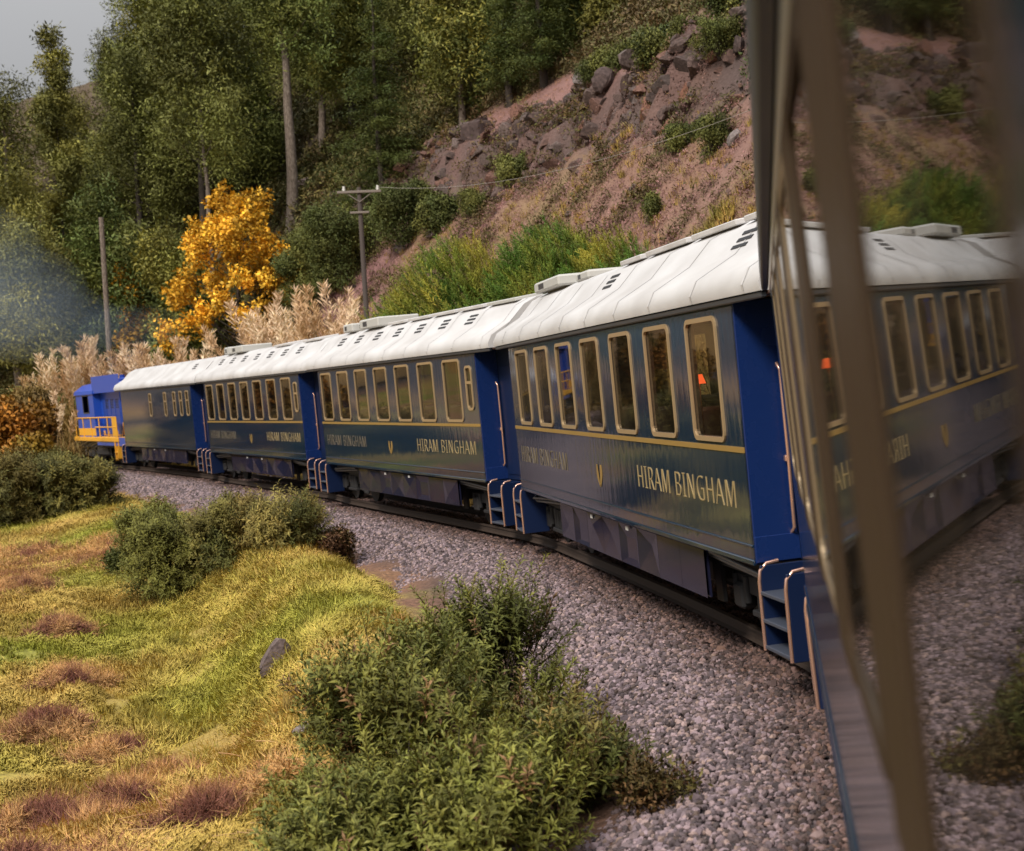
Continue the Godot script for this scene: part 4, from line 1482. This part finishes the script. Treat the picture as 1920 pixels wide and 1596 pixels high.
func hill_cover() -> void:
	var r := RandomNumberGenerator.new()
	r.seed = 51
	var tus := Inst.new()
	var hea := Inst.new()
	var brush := Inst.new()
	for i in 120000:
		var s := r.randf_range(8.0, 112.0)
		var q := 2.6 + 36.0 * pow(r.randf(), 1.25)
		var p := place(s, q)
		var brg := atan2(p.x, p.y)
		if brg < -0.4 or brg > 0.62: continue
		var t := track(p.x, p.y)
		var y := ht_at(p.x, p.y, t)
		var qq := t.x + N1.get_noise_2d(p.x * 2.2, p.y * 2.2) * 0.9
		var big := N1.get_noise_2d(p.x * 4.0 + 50.0, p.y * 4.0)
		var patch := N2.get_noise_2d(p.x * 6.0, p.y * 6.0)
		var at := Vector3(p.x, y - 0.04, -p.y)
		var b := Basis(Vector3.UP, r.randf() * TAU)
		var shade := ss(64.0, 76.0, t.y)
		var g := tone(r, Color(0.52, 0.31, 0.09), Color(0.40, 0.30, 0.065), 0.6, 1.25)
		if qq < 8.5 + big * 4.0:
			if patch > -0.25 or r.randf() < 0.3:
				tus.add(b * r.randf_range(0.7, 1.4), at, g.lerp(Color(0.16, 0.17, 0.04), maxf(0.0, patch) * 1.4))
		elif qq < 15.0:
			if r.randf() < 0.62 and shade < 0.7:
				hea.add(any_turn(r) * r.randf_range(0.6, 1.6), at + Vector3(0, 0.05, 0), tone(r, Color(0.37, 0.20, 0.19), Color(0.24, 0.125, 0.12), 0.45, 1.3))
			elif patch > 0.10:
				tus.add(b * r.randf_range(0.5, 1.0), at, g * 0.85)
			if patch < -0.10 and r.randf() < 0.6:
				brush.add(any_turn(r) * r.randf_range(0.5, 1.2), at + Vector3(0, 0.2, 0), tone(r, Color(0.09, 0.085, 0.03), Color(0.17, 0.12, 0.05), 0.6, 1.3))
		elif qq < 17.2:
			if r.randf() < 0.45:
				hea.add(any_turn(r) * r.randf_range(0.6, 1.8), at + Vector3(0, 0.05, 0), tone(r, Color(0.24, 0.14, 0.115), Color(0.17, 0.095, 0.085), 0.45, 1.3))
			if patch > -0.12 and r.randf() < 0.55:
				brush.add(any_turn(r) * r.randf_range(0.6, 1.4), at + Vector3(0, 0.2, 0), tone(r, Color(0.10, 0.11, 0.03), Color(0.20, 0.12, 0.05), 0.6, 1.3))
		elif qq < 20.0:
			if r.randf() < 0.5: hea.add(any_turn(r) * r.randf_range(0.4, 1.0), at, tone(r, Color(0.36, 0.18, 0.13), Color(0.30, 0.17, 0.08)))
		else:
			if r.randf() < 0.55:
				brush.add(any_turn(r) * r.randf_range(0.8, 1.9), at + Vector3(0, 0.3, 0), tone(r, Color(0.10, 0.11, 0.035), Color(0.20, 0.13, 0.07), 0.5, 1.3))
		if shade > 0.5 and q > 5.0 and r.randf() < 0.5:
			brush.add(any_turn(r) * r.randf_range(0.8, 2.2), at + Vector3(0, 0.35, 0), tone(r, Color(0.08, 0.095, 0.03), Color(0.19, 0.15, 0.05), 0.5, 1.3))
	tag(scatter("tussock_grass", tus, CL.tuss, M.grass), "tawny tussock grass along the foot of the hillside", "grass", "", "stuff")
	tag(scatter("heath", hea, CL.heath, M.leaf), "purplish pink heath covering the open slope", "heath", "", "stuff")
	tag(scatter("brushwood", brush, CL.brush, M.leaf), "dark green and brown undergrowth among the rocks and trees", "undergrowth", "", "stuff")

func rocks() -> void:
	var r := RandomNumberGenerator.new()
	r.seed = 61
	var ms := []
	for i in 5: ms.append(rock_mesh(100 + i))
	var mats := []
	for c in [Color(0.20, 0.15, 0.14), Color(0.30, 0.14, 0.09), Color(0.34, 0.30, 0.29), Color(0.13, 0.09, 0.085)]:
		var m: StandardMaterial3D = M.rock.duplicate()
		m.albedo_color = c.linear_to_srgb()
		mats.append(m)
	# big rocks standing out of the crag and the slope
	var sp := [[0.118, 52.5, 1.6, 1, "bright rust red rock in the middle of the crag"], [0.128, 52.0, 1.2, 1, "rust brown block below and right of the red rock"], [0.102, 54.5, 1.3, 1, "ochre boulder under the left half of the crag"], [0.092, 57.0, 1.5, 0, "grey brown block at the crag's foot"], [0.060, 62.0, 1.7, 2, "pale grey rock capping the left end of the crag"], [0.074, 60.0, 1.3, 3, "dark jutting rock under the pale cap"], [0.050, 64.5, 1.2, 3, "dark low rock where the crag runs out to the left"], [0.142, 52.5, 1.4, 2, "whitish lichen spotted rock high on the crag"], [0.150, 51.5, 1.1, 2, "pale rock at the top right of the crag by the path"], [0.135, 50.0, 1.0, 3, "dark rock low in the crag at right"], [0.156, 46.5, 0.9, 2, "pale boulder alone on the pink slope at right"], [0.02, 66.0, 0.8, 0, "small grey rock on the slope's left part"], [-0.012, 71.0, 2.6, 3, "tall dark rock wall beside the second fir tree"], [-0.022, 73.0, 1.8, 0, "grey rock left of the dark rock wall"], [-0.126, 92.0, 2.4, 0, "pinkish rock face between the bare trunk and the dark fir"], [-0.068, 70.0, 1.2, 2, "pale boulder at the foot of the wood right of the pole"], [-0.045, 68.0, 1.0, 0, "weathered rock between the pole and the green bush"], [0.088, 50.0, 0.6, 0, "little brown rock on the pink slope"], [0.045, 54.0, 0.6, 0, "half sunk rock low on the pink slope"]]
	for q in sp:
		var at := gpos(q[0], q[1])
		var b := any_turn(r) * Basis.from_scale(Vector3(1.0, 0.8, 0.9) * q[2])
		tag(part("rock", ms[r.randi() % 5], mats[q[3]], null, Transform3D(b, at + Vector3(0, 0.1 * q[2], 0))), q[4], "rock", "rocks on the hillside")
	var ins := Inst.new()
	for i in 3800:
		var s := r.randf_range(14.0, 78.0)
		var q := r.randf_range(14.2, 17.6) if r.randf() < 0.8 else r.randf_range(6.0, 22.0)
		var p := place(s, q)
		var t := track(p.x, p.y)
		var sc := pow(r.randf(), 3.0) * 1.15 + 0.09
		if q < 14.0 or q > 17.7: sc *= 0.45
		ins.add(any_turn(r) * Basis.from_scale(Vector3(1.0, r.randf_range(0.5, 1.0), r.randf_range(0.5, 1.0)) * sc), Vector3(p.x, ht_at(p.x, p.y, t) - 0.18 * sc, -p.y), tone(r, [Color(0.14, 0.095, 0.085), Color(0.24, 0.115, 0.08), Color(0.22, 0.17, 0.155)][r.randi() % 3], Color(0.16, 0.105, 0.09), 0.6, 1.3))
	tag(scatter("rubble", ins, ms[2], M.rock), "broken red brown rock and rubble of the crag", "rubble", "", "stuff")
	# stones on the meadow
	var st := [[-0.166, 18.2, 0.62, 0, "rough grey stone lying on the grass below the bank"], [-0.2922, 60.0, 0.5, 2, "small white stone by the far bushes at left"], [-0.148, 13.4, 0.20, 2, "flat pale stone beside the big leafy shrub"], [-0.279, 17.2, 0.26, 2, "pale flat stone in the left meadow"]]
	for q in st:
		var at := gpos(q[0], q[1])
		tag(part("stone", ms[r.randi() % 5], mats[q[3]], null, Transform3D(Basis(Vector3.UP, 0.6) * Basis(Vector3(0, 0, 1), 0.35) * Basis.from_scale(Vector3(1.3, 0.7, 0.85) * q[2]), at + Vector3(0, 0.06 + 0.22 * q[2], 0))), q[4], "stone", "stones on the meadow")

func wood() -> void:
	var r := RandomNumberGenerator.new()
	r.seed = 71
	var green := [Color(0.18, 0.195, 0.05), Color(0.095, 0.13, 0.036), Color(0.29, 0.265, 0.062), Color(0.15, 0.155, 0.046)]
	# named ones: bearing, distance, top elevation, trunk radius, crown from, lobes, lobe size, tint, label
	var sp := [[-0.139, 89.0, 0.34, 0.40, 0.60, 16, 2.8, 1, "tall tree with a thick bare pale trunk forking under its crown"], [-0.193, 89.0, 0.30, 0.20, 0.50, 18, 2.5, 0, "slender pale trunked eucalyptus right above the golden tree"], [-0.286, 101.0, 0.246, 0.12, 0.18, 22, 0.5, 3, "thin open spire-like tree standing against the sky"], [-0.316, 94.0, 0.225, 0.3, 0.30, 16, 2.3, 3, "round headed dark tree at the left edge against the sky"], [-0.346, 96.0, 0.215, 0.3, 0.30, 14, 2.4, 1, "dark tree cut off by the left edge of the picture"], [-0.232, 106.0, 0.285, 0.3, 0.28, 20, 2.7, 2, "yellowish eucalyptus whose top meets the sky, right of the spire"], [-0.238, 101.0, 0.245, 0.3, 0.30, 16, 2.2, 0, "broad olive eucalyptus second from the skyline's edge"], [-0.215, 104.0, 0.31, 0.32, 0.30, 20, 2.8, 2, "tall light green eucalyptus above the small yellow tree"], [-0.198, 99.0, 0.31, 0.3, 0.3, 20, 2.7, 0, "olive eucalyptus left of the slender pale trunk"], [-0.170, 103.0, 0.34, 0.3, 0.34, 20, 2.8, 2, "light green eucalyptus between slender trunk and bare thick trunk"], [-0.160, 100.0, 0.24, 0.25, 0.22, 16, 2.1, 1, "shorter dark tree just left of the thick bare trunk"], [-0.115, 98.0, 0.33, 0.28, 0.36, 20, 2.6, 0, "olive eucalyptus right of the thick bare trunk"], [-0.095, 96.0, 0.31, 0.26, 0.34, 18, 2.5, 2, "yellow green eucalyptus above and left of the dark fir"], [-0.068, 97.0, 0.33, 0.24, 0.40, 18, 2.6, 2, "light eucalyptus with thin white stem behind the dark fir"], [-0.045, 92.0, 0.32, 0.22, 0.42, 18, 2.5, 0, "thin stemmed eucalyptus right of the dark fir"], [-0.022, 79.0, 0.31, 0.22, 0.38, 18, 2.4, 2, "yellow green tree between the two firs"], [0.058, 75.0, 0.30, 0.22, 0.34, 16, 2.2, 1, "dark leafy tree right of the upper fir"], [0.085, 72.0, 0.29, 0.2, 0.3, 14, 2.0, 3, "brownish tree on the path's upper side near the picture's top"], [-0.262, 90.0, 0.15, 0.2, 0.15, 14, 1.9, 1, "low dark tree behind the grey post"], [-0.297, 88.0, 0.135, 0.2, 0.15, 14, 1.9, 3, "low dull tree in the smoke at left"], [-0.236, 88.0, 0.125, 0.18, 0.12, 14, 1.8, 1, "low dark tree right of the grey post"], [-0.212, 84.0, 0.125, 0.16, 0.08, 16, 1.5, 2, "young bright green tree left of the golden tree"]]
	var k := 0
	for q in sp:
		var at := gpos(q[0], q[1])
		var h: float = EYE + q[2] * q[1] - at.y - q[6] * 0.9
		var pale: bool = k in [0, 1, 13, 14]
		tree("eucalyptus_tree", q[8], at - Vector3(0, 0.3, 0), h, q[3], q[4], q[5], q[6], green[q[7]], green[(q[7] + 3) % 4], 700 + k * 13, 60, M.bark if pale or k % 2 else M.darkbark, Vector3(-0.6 if k == 0 else r.randf_range(-1, 1), 0, 0), "eu", 0.05 if k == 2 else 0.155)
		k += 1
	# the rows behind, told apart by their place
	var rows := [[118.0, 15, "middle row"], [142.0, 14, "back row"]]
	for w in rows:
		for i in w[1]:
			var brg := lerpf(-0.36, 0.10, (i + 0.5) / w[1]) + r.randf_range(-0.008, 0.008)
			var d: float = w[0] + r.randf_range(-6, 6)
			var at := gpos(brg, d)
			var top := minf(0.36, 0.165 + maxf(0.0, (brg + 0.235) * 2.6)) + r.randf_range(-0.012, 0.0)
			var h := clampf(EYE + top * d - at.y - 3.2, 7.0, 36.0)
			tree("eucalyptus_tree", "eucalyptus of the wood, %s from the left in the %s" % [ORD[i], w[2]], at, h, 0.26, 0.25, 18, 3.2, green[r.randi() % 4], green[r.randi() % 4], 1500 + int(w[0]) * 50 + i * 7, 60, M.bark if i % 3 == 0 else M.darkbark, Vector3.ZERO, "eu", 0.16)
	fir("dense dark fir with drooping tiers right of the thick bare trunk", gpos(-0.0775, 78.0) - Vector3(0, 1.5, 0), 13.0, 4.4, 81)
	fir("tall dark fir cut by the top edge above the rock wall", gpos(0.034, 71.5) - Vector3(0, 0.5, 0), 11.0, 2.3, 82)
	fir("slim dark fir just left of the tall upper fir", gpos(0.010, 75.0), 9.5, 1.9, 83)
	# autumn trees
	var ga := gpos(-0.1775, 79.0)
	tree("golden_tree", "golden orange autumn tree standing behind the third coach", ga, EYE + 0.132 * 79.0 - ga.y - 0.5, 0.13, 0.06, 84, 0.60, Color(0.90, 0.47, 0.04), Color(0.84, 0.52, 0.06), 901, 14, M.darkbark, Vector3.ZERO, "gold", 0.38, "autumn trees")
	var gy := gpos(-0.2485, 88.0)
	tree("golden_tree", "small bright yellow tree beside the grey post in the smoke", gy, EYE + 0.084 * 88.0 - gy.y, 0.06, 0.25, 10, 0.55, Color(0.66, 0.30, 0.02), Color(0.6, 0.33, 0.03), 905, 40, M.darkbark, Vector3.ZERO, "gold", 0.16, "autumn trees")

func shrubs() -> void:
	var g1 := Color(0.105, 0.12, 0.032)
	var g2 := Color(0.26, 0.25, 0.058)
	# by the gravel in the foreground
	leafy_shrub("big leafy green shrub in the foreground, its top overlapping the gravel", gpos(-0.030, 12.6), 0.90, 1.62, 150, 760, g1, g2, 101)
	leafy_shrub("left lobe of foreground greenery, a lower leafy shrub beside the meadow", gpos(-0.092, 11.4), 0.80, 1.42, 150, 640, g1, g2, 102)
	leafy_shrub("low leafy shrub at the bottom edge in front of the big one", gpos(-0.045, 9.9), 0.85, 0.95, 150, 640, Color(0.15, 0.16, 0.035), g2, 103)
	leafy_shrub("leafy shrub at the bottom edge right of the others, near the gravel", gpos(0.015, 10.8), 0.6, 0.9, 100, 520, g1, Color(0.26, 0.19, 0.06), 104)
	leafy_shrub("lowest leafy shrub at the bottom edge next to the meadow", gpos(-0.132, 9.9), 0.6, 0.7, 100, 360, g1, g2, 105)
	bush("weedy_shrub", "rust brown weedy shrub between the green shrubs and the gravel", "shrub", gpos(0.050, 11.2), 0.36, 0.42, 60, Color(0.15, 0.06, 0.03), Color(0.14, 0.12, 0.035), 106, "small", 0.55)
	bush("weedy_shrub", "thin brown weed on the gravel's edge at the bottom of the picture", "shrub", gpos(0.085, 10.2), 0.34, 0.30, 80, Color(0.16, 0.07, 0.03), Color(0.10, 0.09, 0.03), 107, "small", 0.5)
	# beside the ballast, middle distance
	bush("meadow_bush", "leftmost and tallest of the bushes between meadow and gravel", "bush", gpos(-0.230, 29.6), 1.25, 1.75, 2300, Color(0.12, 0.13, 0.034), Color(0.24, 0.235, 0.055), 111, "sprig2", 1.15, "bushes beside the gravel")
	bush("meadow_bush", "middle of the bushes between meadow and gravel, darker", "bush", gpos(-0.196, 29.0), 1.05, 1.35, 1800, Color(0.11, 0.115, 0.034), Color(0.23, 0.20, 0.055), 112, "sprig2", 1.15, "bushes beside the gravel")
	bush("meadow_bush", "right end bush of the row, with browning leaves beside the gravel", "bush", gpos(-0.160, 28.2), 0.95, 1.05, 1500, Color(0.12, 0.13, 0.036), Color(0.26, 0.20, 0.06), 113, "sprig2", 1.15, "bushes beside the gravel")
	bush("meadow_bush", "low reddish weeds at the right tip of the bush row", "bush", gpos(-0.128, 28.2), 0.6, 0.6, 600, Color(0.13, 0.06, 0.035), Color(0.12, 0.09, 0.03), 114, "small", 0.7)
	bush("meadow_bush", "small dark tuft of leaves left of the bush row", "bush", gpos(-0.256, 33.0), 0.5, 0.5, 400, g1, g1, 115, "small", 0.7)
	# at the left edge, far end of the meadow
	var la := Color(0.10, 0.10, 0.03)
	var lb := Color(0.22, 0.185, 0.05)
	bush("thicket_bush", "olive bush at the far end of the meadow in front of the locomotive's wheels", "bush", gpos(-0.284, 51.0), 1.4, 1.55, 1700, la, lb, 121, "sprig2", 1.9, "thicket at the left edge")
	bush("thicket_bush", "olive bush left of the locomotive, second from the right in the thicket", "bush", gpos(-0.306, 51.0), 1.6, 1.9, 1900, la, lb, 122, "sprig2", 1.9, "thicket at the left edge")
	bush("thicket_bush", "olive brown bush at the left edge of the picture", "bush", gpos(-0.332, 51.0), 1.8, 2.3, 2100, la, Color(0.18, 0.13, 0.035), 123, "sprig2", 1.9, "thicket at the left edge")
	bush("autumn_bush", "rust orange bush at the left edge above the thicket", "bush", gpos(-0.326, 62.0), 1.9, 4.4, 1700, Color(0.36, 0.14, 0.02), Color(0.28, 0.15, 0.03), 124, "gold", 1.0, "autumn bushes")
	bush("autumn_bush", "yellow leaved bush beside the locomotive's front", "bush", gpos(-0.312, 57.0), 1.2, 2.9, 1000, Color(0.42, 0.21, 0.02), Color(0.22, 0.17, 0.03), 125, "gold", 0.8, "autumn bushes")
	bush("autumn_bush", "dull brown bush between the rust one and the locomotive", "bush", gpos(-0.318, 67.0), 2.0, 4.6, 1800, Color(0.17, 0.12, 0.04), Color(0.23, 0.14, 0.05), 126, "small", 1.5, "autumn bushes")
	# behind the coaches
	var bright := [[-0.030, 44.5, 2.9, 0.126, 7600, "large feathery green bush right behind the second coach"], [0.036, 43.0, 2.6, 0.126, 6600, "right hand half of the feathery green bushes, above the coach roofs"], [-0.070, 47.0, 1.9, 0.082, 3600, "lower left lobe of the feathery bushes beside the pole"], [0.078, 41.0, 1.5, 0.112, 2600, "right end of the feathery bushes against the pink slope"]]
	var n := 0
	for q in bright:
		var at := gpos(q[0], q[1])
		feather_bush(q[5], at - Vector3(0, 0.4, 0), q[2], (EYE + q[3] * q[1] - at.y) * 1.0, q[4], 131 + n)
		n += 1
	var dk := Color(0.065, 0.085, 0.026)
	var dk2 := Color(0.16, 0.16, 0.042)
	var under := [[-0.108, 74.0, 2.6, 4.6, "broad dark bush left of the telegraph pole's head"], [-0.128, 76.0, 2.2, 4.2, "dark bush right of the golden tree"], [-0.150, 83.0, 2.2, 2.8, "dark bush under the thick bare trunk"], [-0.062, 70.0, 1.9, 3.0, "dark bush at the foot of the dense fir"], [-0.040, 68.0, 1.3, 1.6, "dark bush above the feathery bush, left part"], [-0.016, 66.0, 1.0, 1.1, "dark brown bush on the slope above the feathery bush"], [0.014, 65.0, 1.1, 1.4, "dark shrub at the left end of the crag"], [0.1442, 47.0, 0.55, 1.5, "upright dark shrub alone on the slope at right"], [0.101, 47.0, 0.25, 1.0, "thin little cypress-like shrub on the pink slope"], [0.158, 56.0, 1.3, 1.7, "dark bush on the crag next to the window frame"], [0.150, 51.0, 1.0, 1.4, "dark bush below the crag at right"], [0.085, 61.0, 1.2, 1.3, "olive bush hanging on the crag's middle"], [-0.205, 86.0, 2.2, 3.6, "dark bush behind the golden tree's left side"], [-0.242, 84.0, 1.8, 2.6, "dark bush in the smoke behind the plumes"], [-0.285, 84.0, 2.4, 4.0, "dark bush in the smoke at the left"], [0.112, 56.0, 1.1, 1.3, "dark shrub between the red rock and the path"], [0.132, 54.5, 0.9, 1.1, "olive shrub beside the whitish rock high on the crag"], [0.068, 61.5, 0.9, 1.0, "dark shrub under the pale capping rock"], [0.125, 49.5, 0.8, 0.9, "low dark shrub at the foot of the red rocks"], [0.20, 44.0, 1.6, 2.6, "green bush behind the window frame, seen in the glass"]]
	for q in under:
		var at := gpos(q[0], q[1])
		bush("hill_bush", q[4], "bush", at - Vector3(0, 0.2, 0), q[2], q[3], int(500 * q[2]), dk, dk2, 150 + n, "broad", 0.8 if q[2] > 1 else 0.5, "dark bushes on the hillside")
		n += 1
	# pampas grass between the train and the wood
	var pp := [[-0.300, 78.0, 0.028, 9, "leftmost pampas clump above the thicket"], [-0.288, 77.0, 0.036, 12, "pampas clump left of the locomotive's roof"], [-0.276, 76.0, 0.035, 12, "pale pampas clump above the locomotive's cab"], [-0.262, 76.0, 0.034, 11, "pampas clump above the locomotive's exhaust"], [-0.246, 75.0, 0.046, 12, "pampas clump under the small yellow tree"], [-0.230, 74.0, 0.052, 13, "pampas clump behind the farthest coach's roof"], [-0.218, 73.0, 0.058, 13, "tall pampas clump left of the golden tree"], [-0.205, 71.0, 0.050, 11, "pampas clump touching the golden tree's left side"], [-0.168, 68.0, 0.046, 11, "pampas clump in front of the golden tree's right side"], [-0.156, 66.0, 0.054, 12, "pampas clump just right of the golden tree"], [-0.144, 64.0, 0.060, 11, "pampas clump second right of the golden tree"], [-0.132, 62.0, 0.068, 9, "pampas clump midway between golden tree and pole"], [-0.120, 60.0, 0.072, 7, "sparse pampas clump left of the pole"], [-0.106, 58.0, 0.062, 5, "rightmost pampas clump at the pole's foot"], [-0.296, 66.0, 0.004, 7, "low pampas clump among the autumn bushes at left"]]
	for q in pp:
		var at := gpos(q[0], q[1]) - Vector3(0, 0.1, 0)
		pampas(q[4], at, clampf((EYE + q[2] * q[1] - at.y) * 1.05, 2.0, 5.6), q[3], 300 + n)
		n += 1

func feather_bush(label: String, at: Vector3, rx: float, h: float, count: int, sd: int) -> void:
	var r := RandomNumberGenerator.new()
	r.seed = sd
	var t := thing("feathery_bush", label, "bush", Transform3D(Basis(), at), "feathery green bushes behind the coaches")
	var mb := MB.new()
	for i in 8:
		var a := r.randf() * TAU
		mb.tube([Vector3(0, -0.3, 0), Vector3(cos(a) * rx * 0.3, h * 0.35, sin(a) * rx * 0.3), Vector3(cos(a) * rx * 0.6, h * 0.65, sin(a) * rx * 0.6)], [0.05, 0.035, 0.012], 5, false)
	part("stem", mb.mesh(), M.darkbark, t)
	var ins := Inst.new()
	for i in count:
		var d := spread(r)
		d.y = absf(d.y)
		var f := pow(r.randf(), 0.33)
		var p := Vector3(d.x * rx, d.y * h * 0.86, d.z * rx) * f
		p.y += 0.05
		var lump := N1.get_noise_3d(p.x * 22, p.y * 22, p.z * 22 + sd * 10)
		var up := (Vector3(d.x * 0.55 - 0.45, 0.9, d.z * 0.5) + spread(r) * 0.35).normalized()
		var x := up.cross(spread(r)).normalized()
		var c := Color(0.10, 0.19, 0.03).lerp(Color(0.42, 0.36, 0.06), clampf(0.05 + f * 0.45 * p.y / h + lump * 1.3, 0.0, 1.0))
		var k := r.randf_range(0.65, 1.3)
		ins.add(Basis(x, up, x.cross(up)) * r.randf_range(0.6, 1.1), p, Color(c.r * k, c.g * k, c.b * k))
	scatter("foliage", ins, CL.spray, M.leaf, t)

func pole_and_wire() -> void:
	var at := gpos(-0.0935, 55.0)
	var top := EYE + 0.1345 * 55.0
	var hgt := top - at.y
	var xf := Transform3D(Basis(Vector3.UP, 0.1), at)
	var ends := []
	for i in 2:
		var t: Node3D
		if i == 0:
			t = thing("telegraph_pole", "dark wooden telegraph pole with two crossarms behind the second coach", "pole", xf, "telegraph poles")
		else:
			at = Vector3(8.6, ht(8.6, 25.5), -25.5)
			xf = Transform3D(Basis(Vector3.UP, 0.1), at)
			hgt = 8.9 - at.y
			t = thing("telegraph_pole", "telegraph pole hidden behind the window frame at the right", "pole", xf, "telegraph poles")
		var mb := MB.new()
		mb.tube([Vector3(0, -0.3, 0), Vector3(0.03, hgt * 0.5, 0), Vector3(0, hgt + 0.12, 0)], [0.12, 0.10, 0.085], 10)
		part("post", mb.mesh(), M.pole, t)
		var m1 := MB.new()
		m1.box(Vector3(0, hgt - 0.05, 0.10), Vector3(1.6, 0.09, 0.08), Basis(), 0.01)
		part("crossarm", m1.mesh(), M.arm, t)
		var m2 := MB.new()
		m2.box(Vector3(-0.02, hgt - 0.80, 0.10), Vector3(0.7, 0.08, 0.07), Basis(), 0.01)
		part("crossarm", m2.mesh(), M.arm, t)
		var m3 := MB.new()
		m3.tube([Vector3(-0.45, hgt - 0.10, 0.08), Vector3(0, hgt - 0.42, 0.10)], 0.018, 6)
		m3.tube([Vector3(0.45, hgt - 0.10, 0.08), Vector3(0, hgt - 0.42, 0.10)], 0.018, 6)
		part("brace", m3.mesh(), M.arm, t)
		for x in [-0.55, 0.68]:
			var m4 := MB.new()
			m4.tube([Vector3(x, hgt, 0.10), Vector3(x, hgt + 0.06, 0.10), Vector3(x, hgt + 0.10, 0.10), Vector3(x, hgt + 0.16, 0.10)], [0.04, 0.065, 0.04, 0.05], 8)
			part("insulator", m4.mesh(), M.pale, t)
		var m5 := MB.new()
		m5.box(Vector3(0, hgt * 0.42, 0.13), Vector3(0.16, 0.12, 0.06), Basis(), 0.02)
		part("plate", m5.mesh(), M.pale, t)
		ends.append(xf * Vector3(0.68, hgt + 0.1, 0.1))
	var path := []
	for k in 17:
		var f := k / 16.0
		path.append(ends[0].lerp(ends[1], f) - Vector3(0, 1.1 * 4.0 * f * (1.0 - f), 0))
	var mw := MB.new()
	mw.tube(path, 0.0065, 5, false)
	tag(part("overhead_wire", mw.mesh(), M.wire), "single thin wire sagging from the telegraph pole across the hillside", "wire")
	var pa := gpos(-0.2605, 83.0)
	var mp := MB.new()
	var ph := EYE + 0.122 * 83.0 - pa.y
	mp.tube([Vector3(0, -0.3, 0), Vector3(0.02, ph * 0.5, 0), Vector3(0, ph, 0)], [0.17, 0.15, 0.13], 10)
	tag(part("wooden_post", mp.mesh(), M.bark, null, Transform3D(Basis(), pa)), "bare grey post standing in front of the dark wood at left", "post")

func smoke() -> void:
	var sp := [[-0.330, 74.0, 8.2, Vector3(9, 5, 6), 0.016], [-0.318, 73.0, 7.0, Vector3(9, 4, 5), 0.016], [-0.300, 72.0, 6.4, Vector3(8, 3.4, 5), 0.014], [-0.342, 74.0, 10.0, Vector3(7, 5, 6), 0.016], [-0.268, 71.0, 6.0, Vector3(7, 2.6, 4), 0.012], [-0.245, 70.0, 6.2, Vector3(5, 2.0, 3), 0.012], [-0.312, 72.0, 8.2, Vector3(5, 3, 4), 0.015], [-0.335, 72.0, 6.8, Vector3(5, 3, 4), 0.018], [-0.352, 73.0, 8.6, Vector3(5, 7, 4), 0.02]]
	var t := thing("smoke", "bluish diesel smoke drifting left above the locomotive", "smoke")
	for q in sp:
		var f := FogVolume.new()
		f.name = "smoke_puff"
		f.shape = RenderingServer.FOG_VOLUME_SHAPE_ELLIPSOID
		f.size = q[3]
		var m := FogMaterial.new()
		m.albedo = Color(0.72, 0.80, 0.88)
		m.density = q[4]
		f.material = m
		f.position = Vector3(q[1] * sin(q[0]), q[2], -q[1] * cos(q[0]))
		t.add_child(f, true)
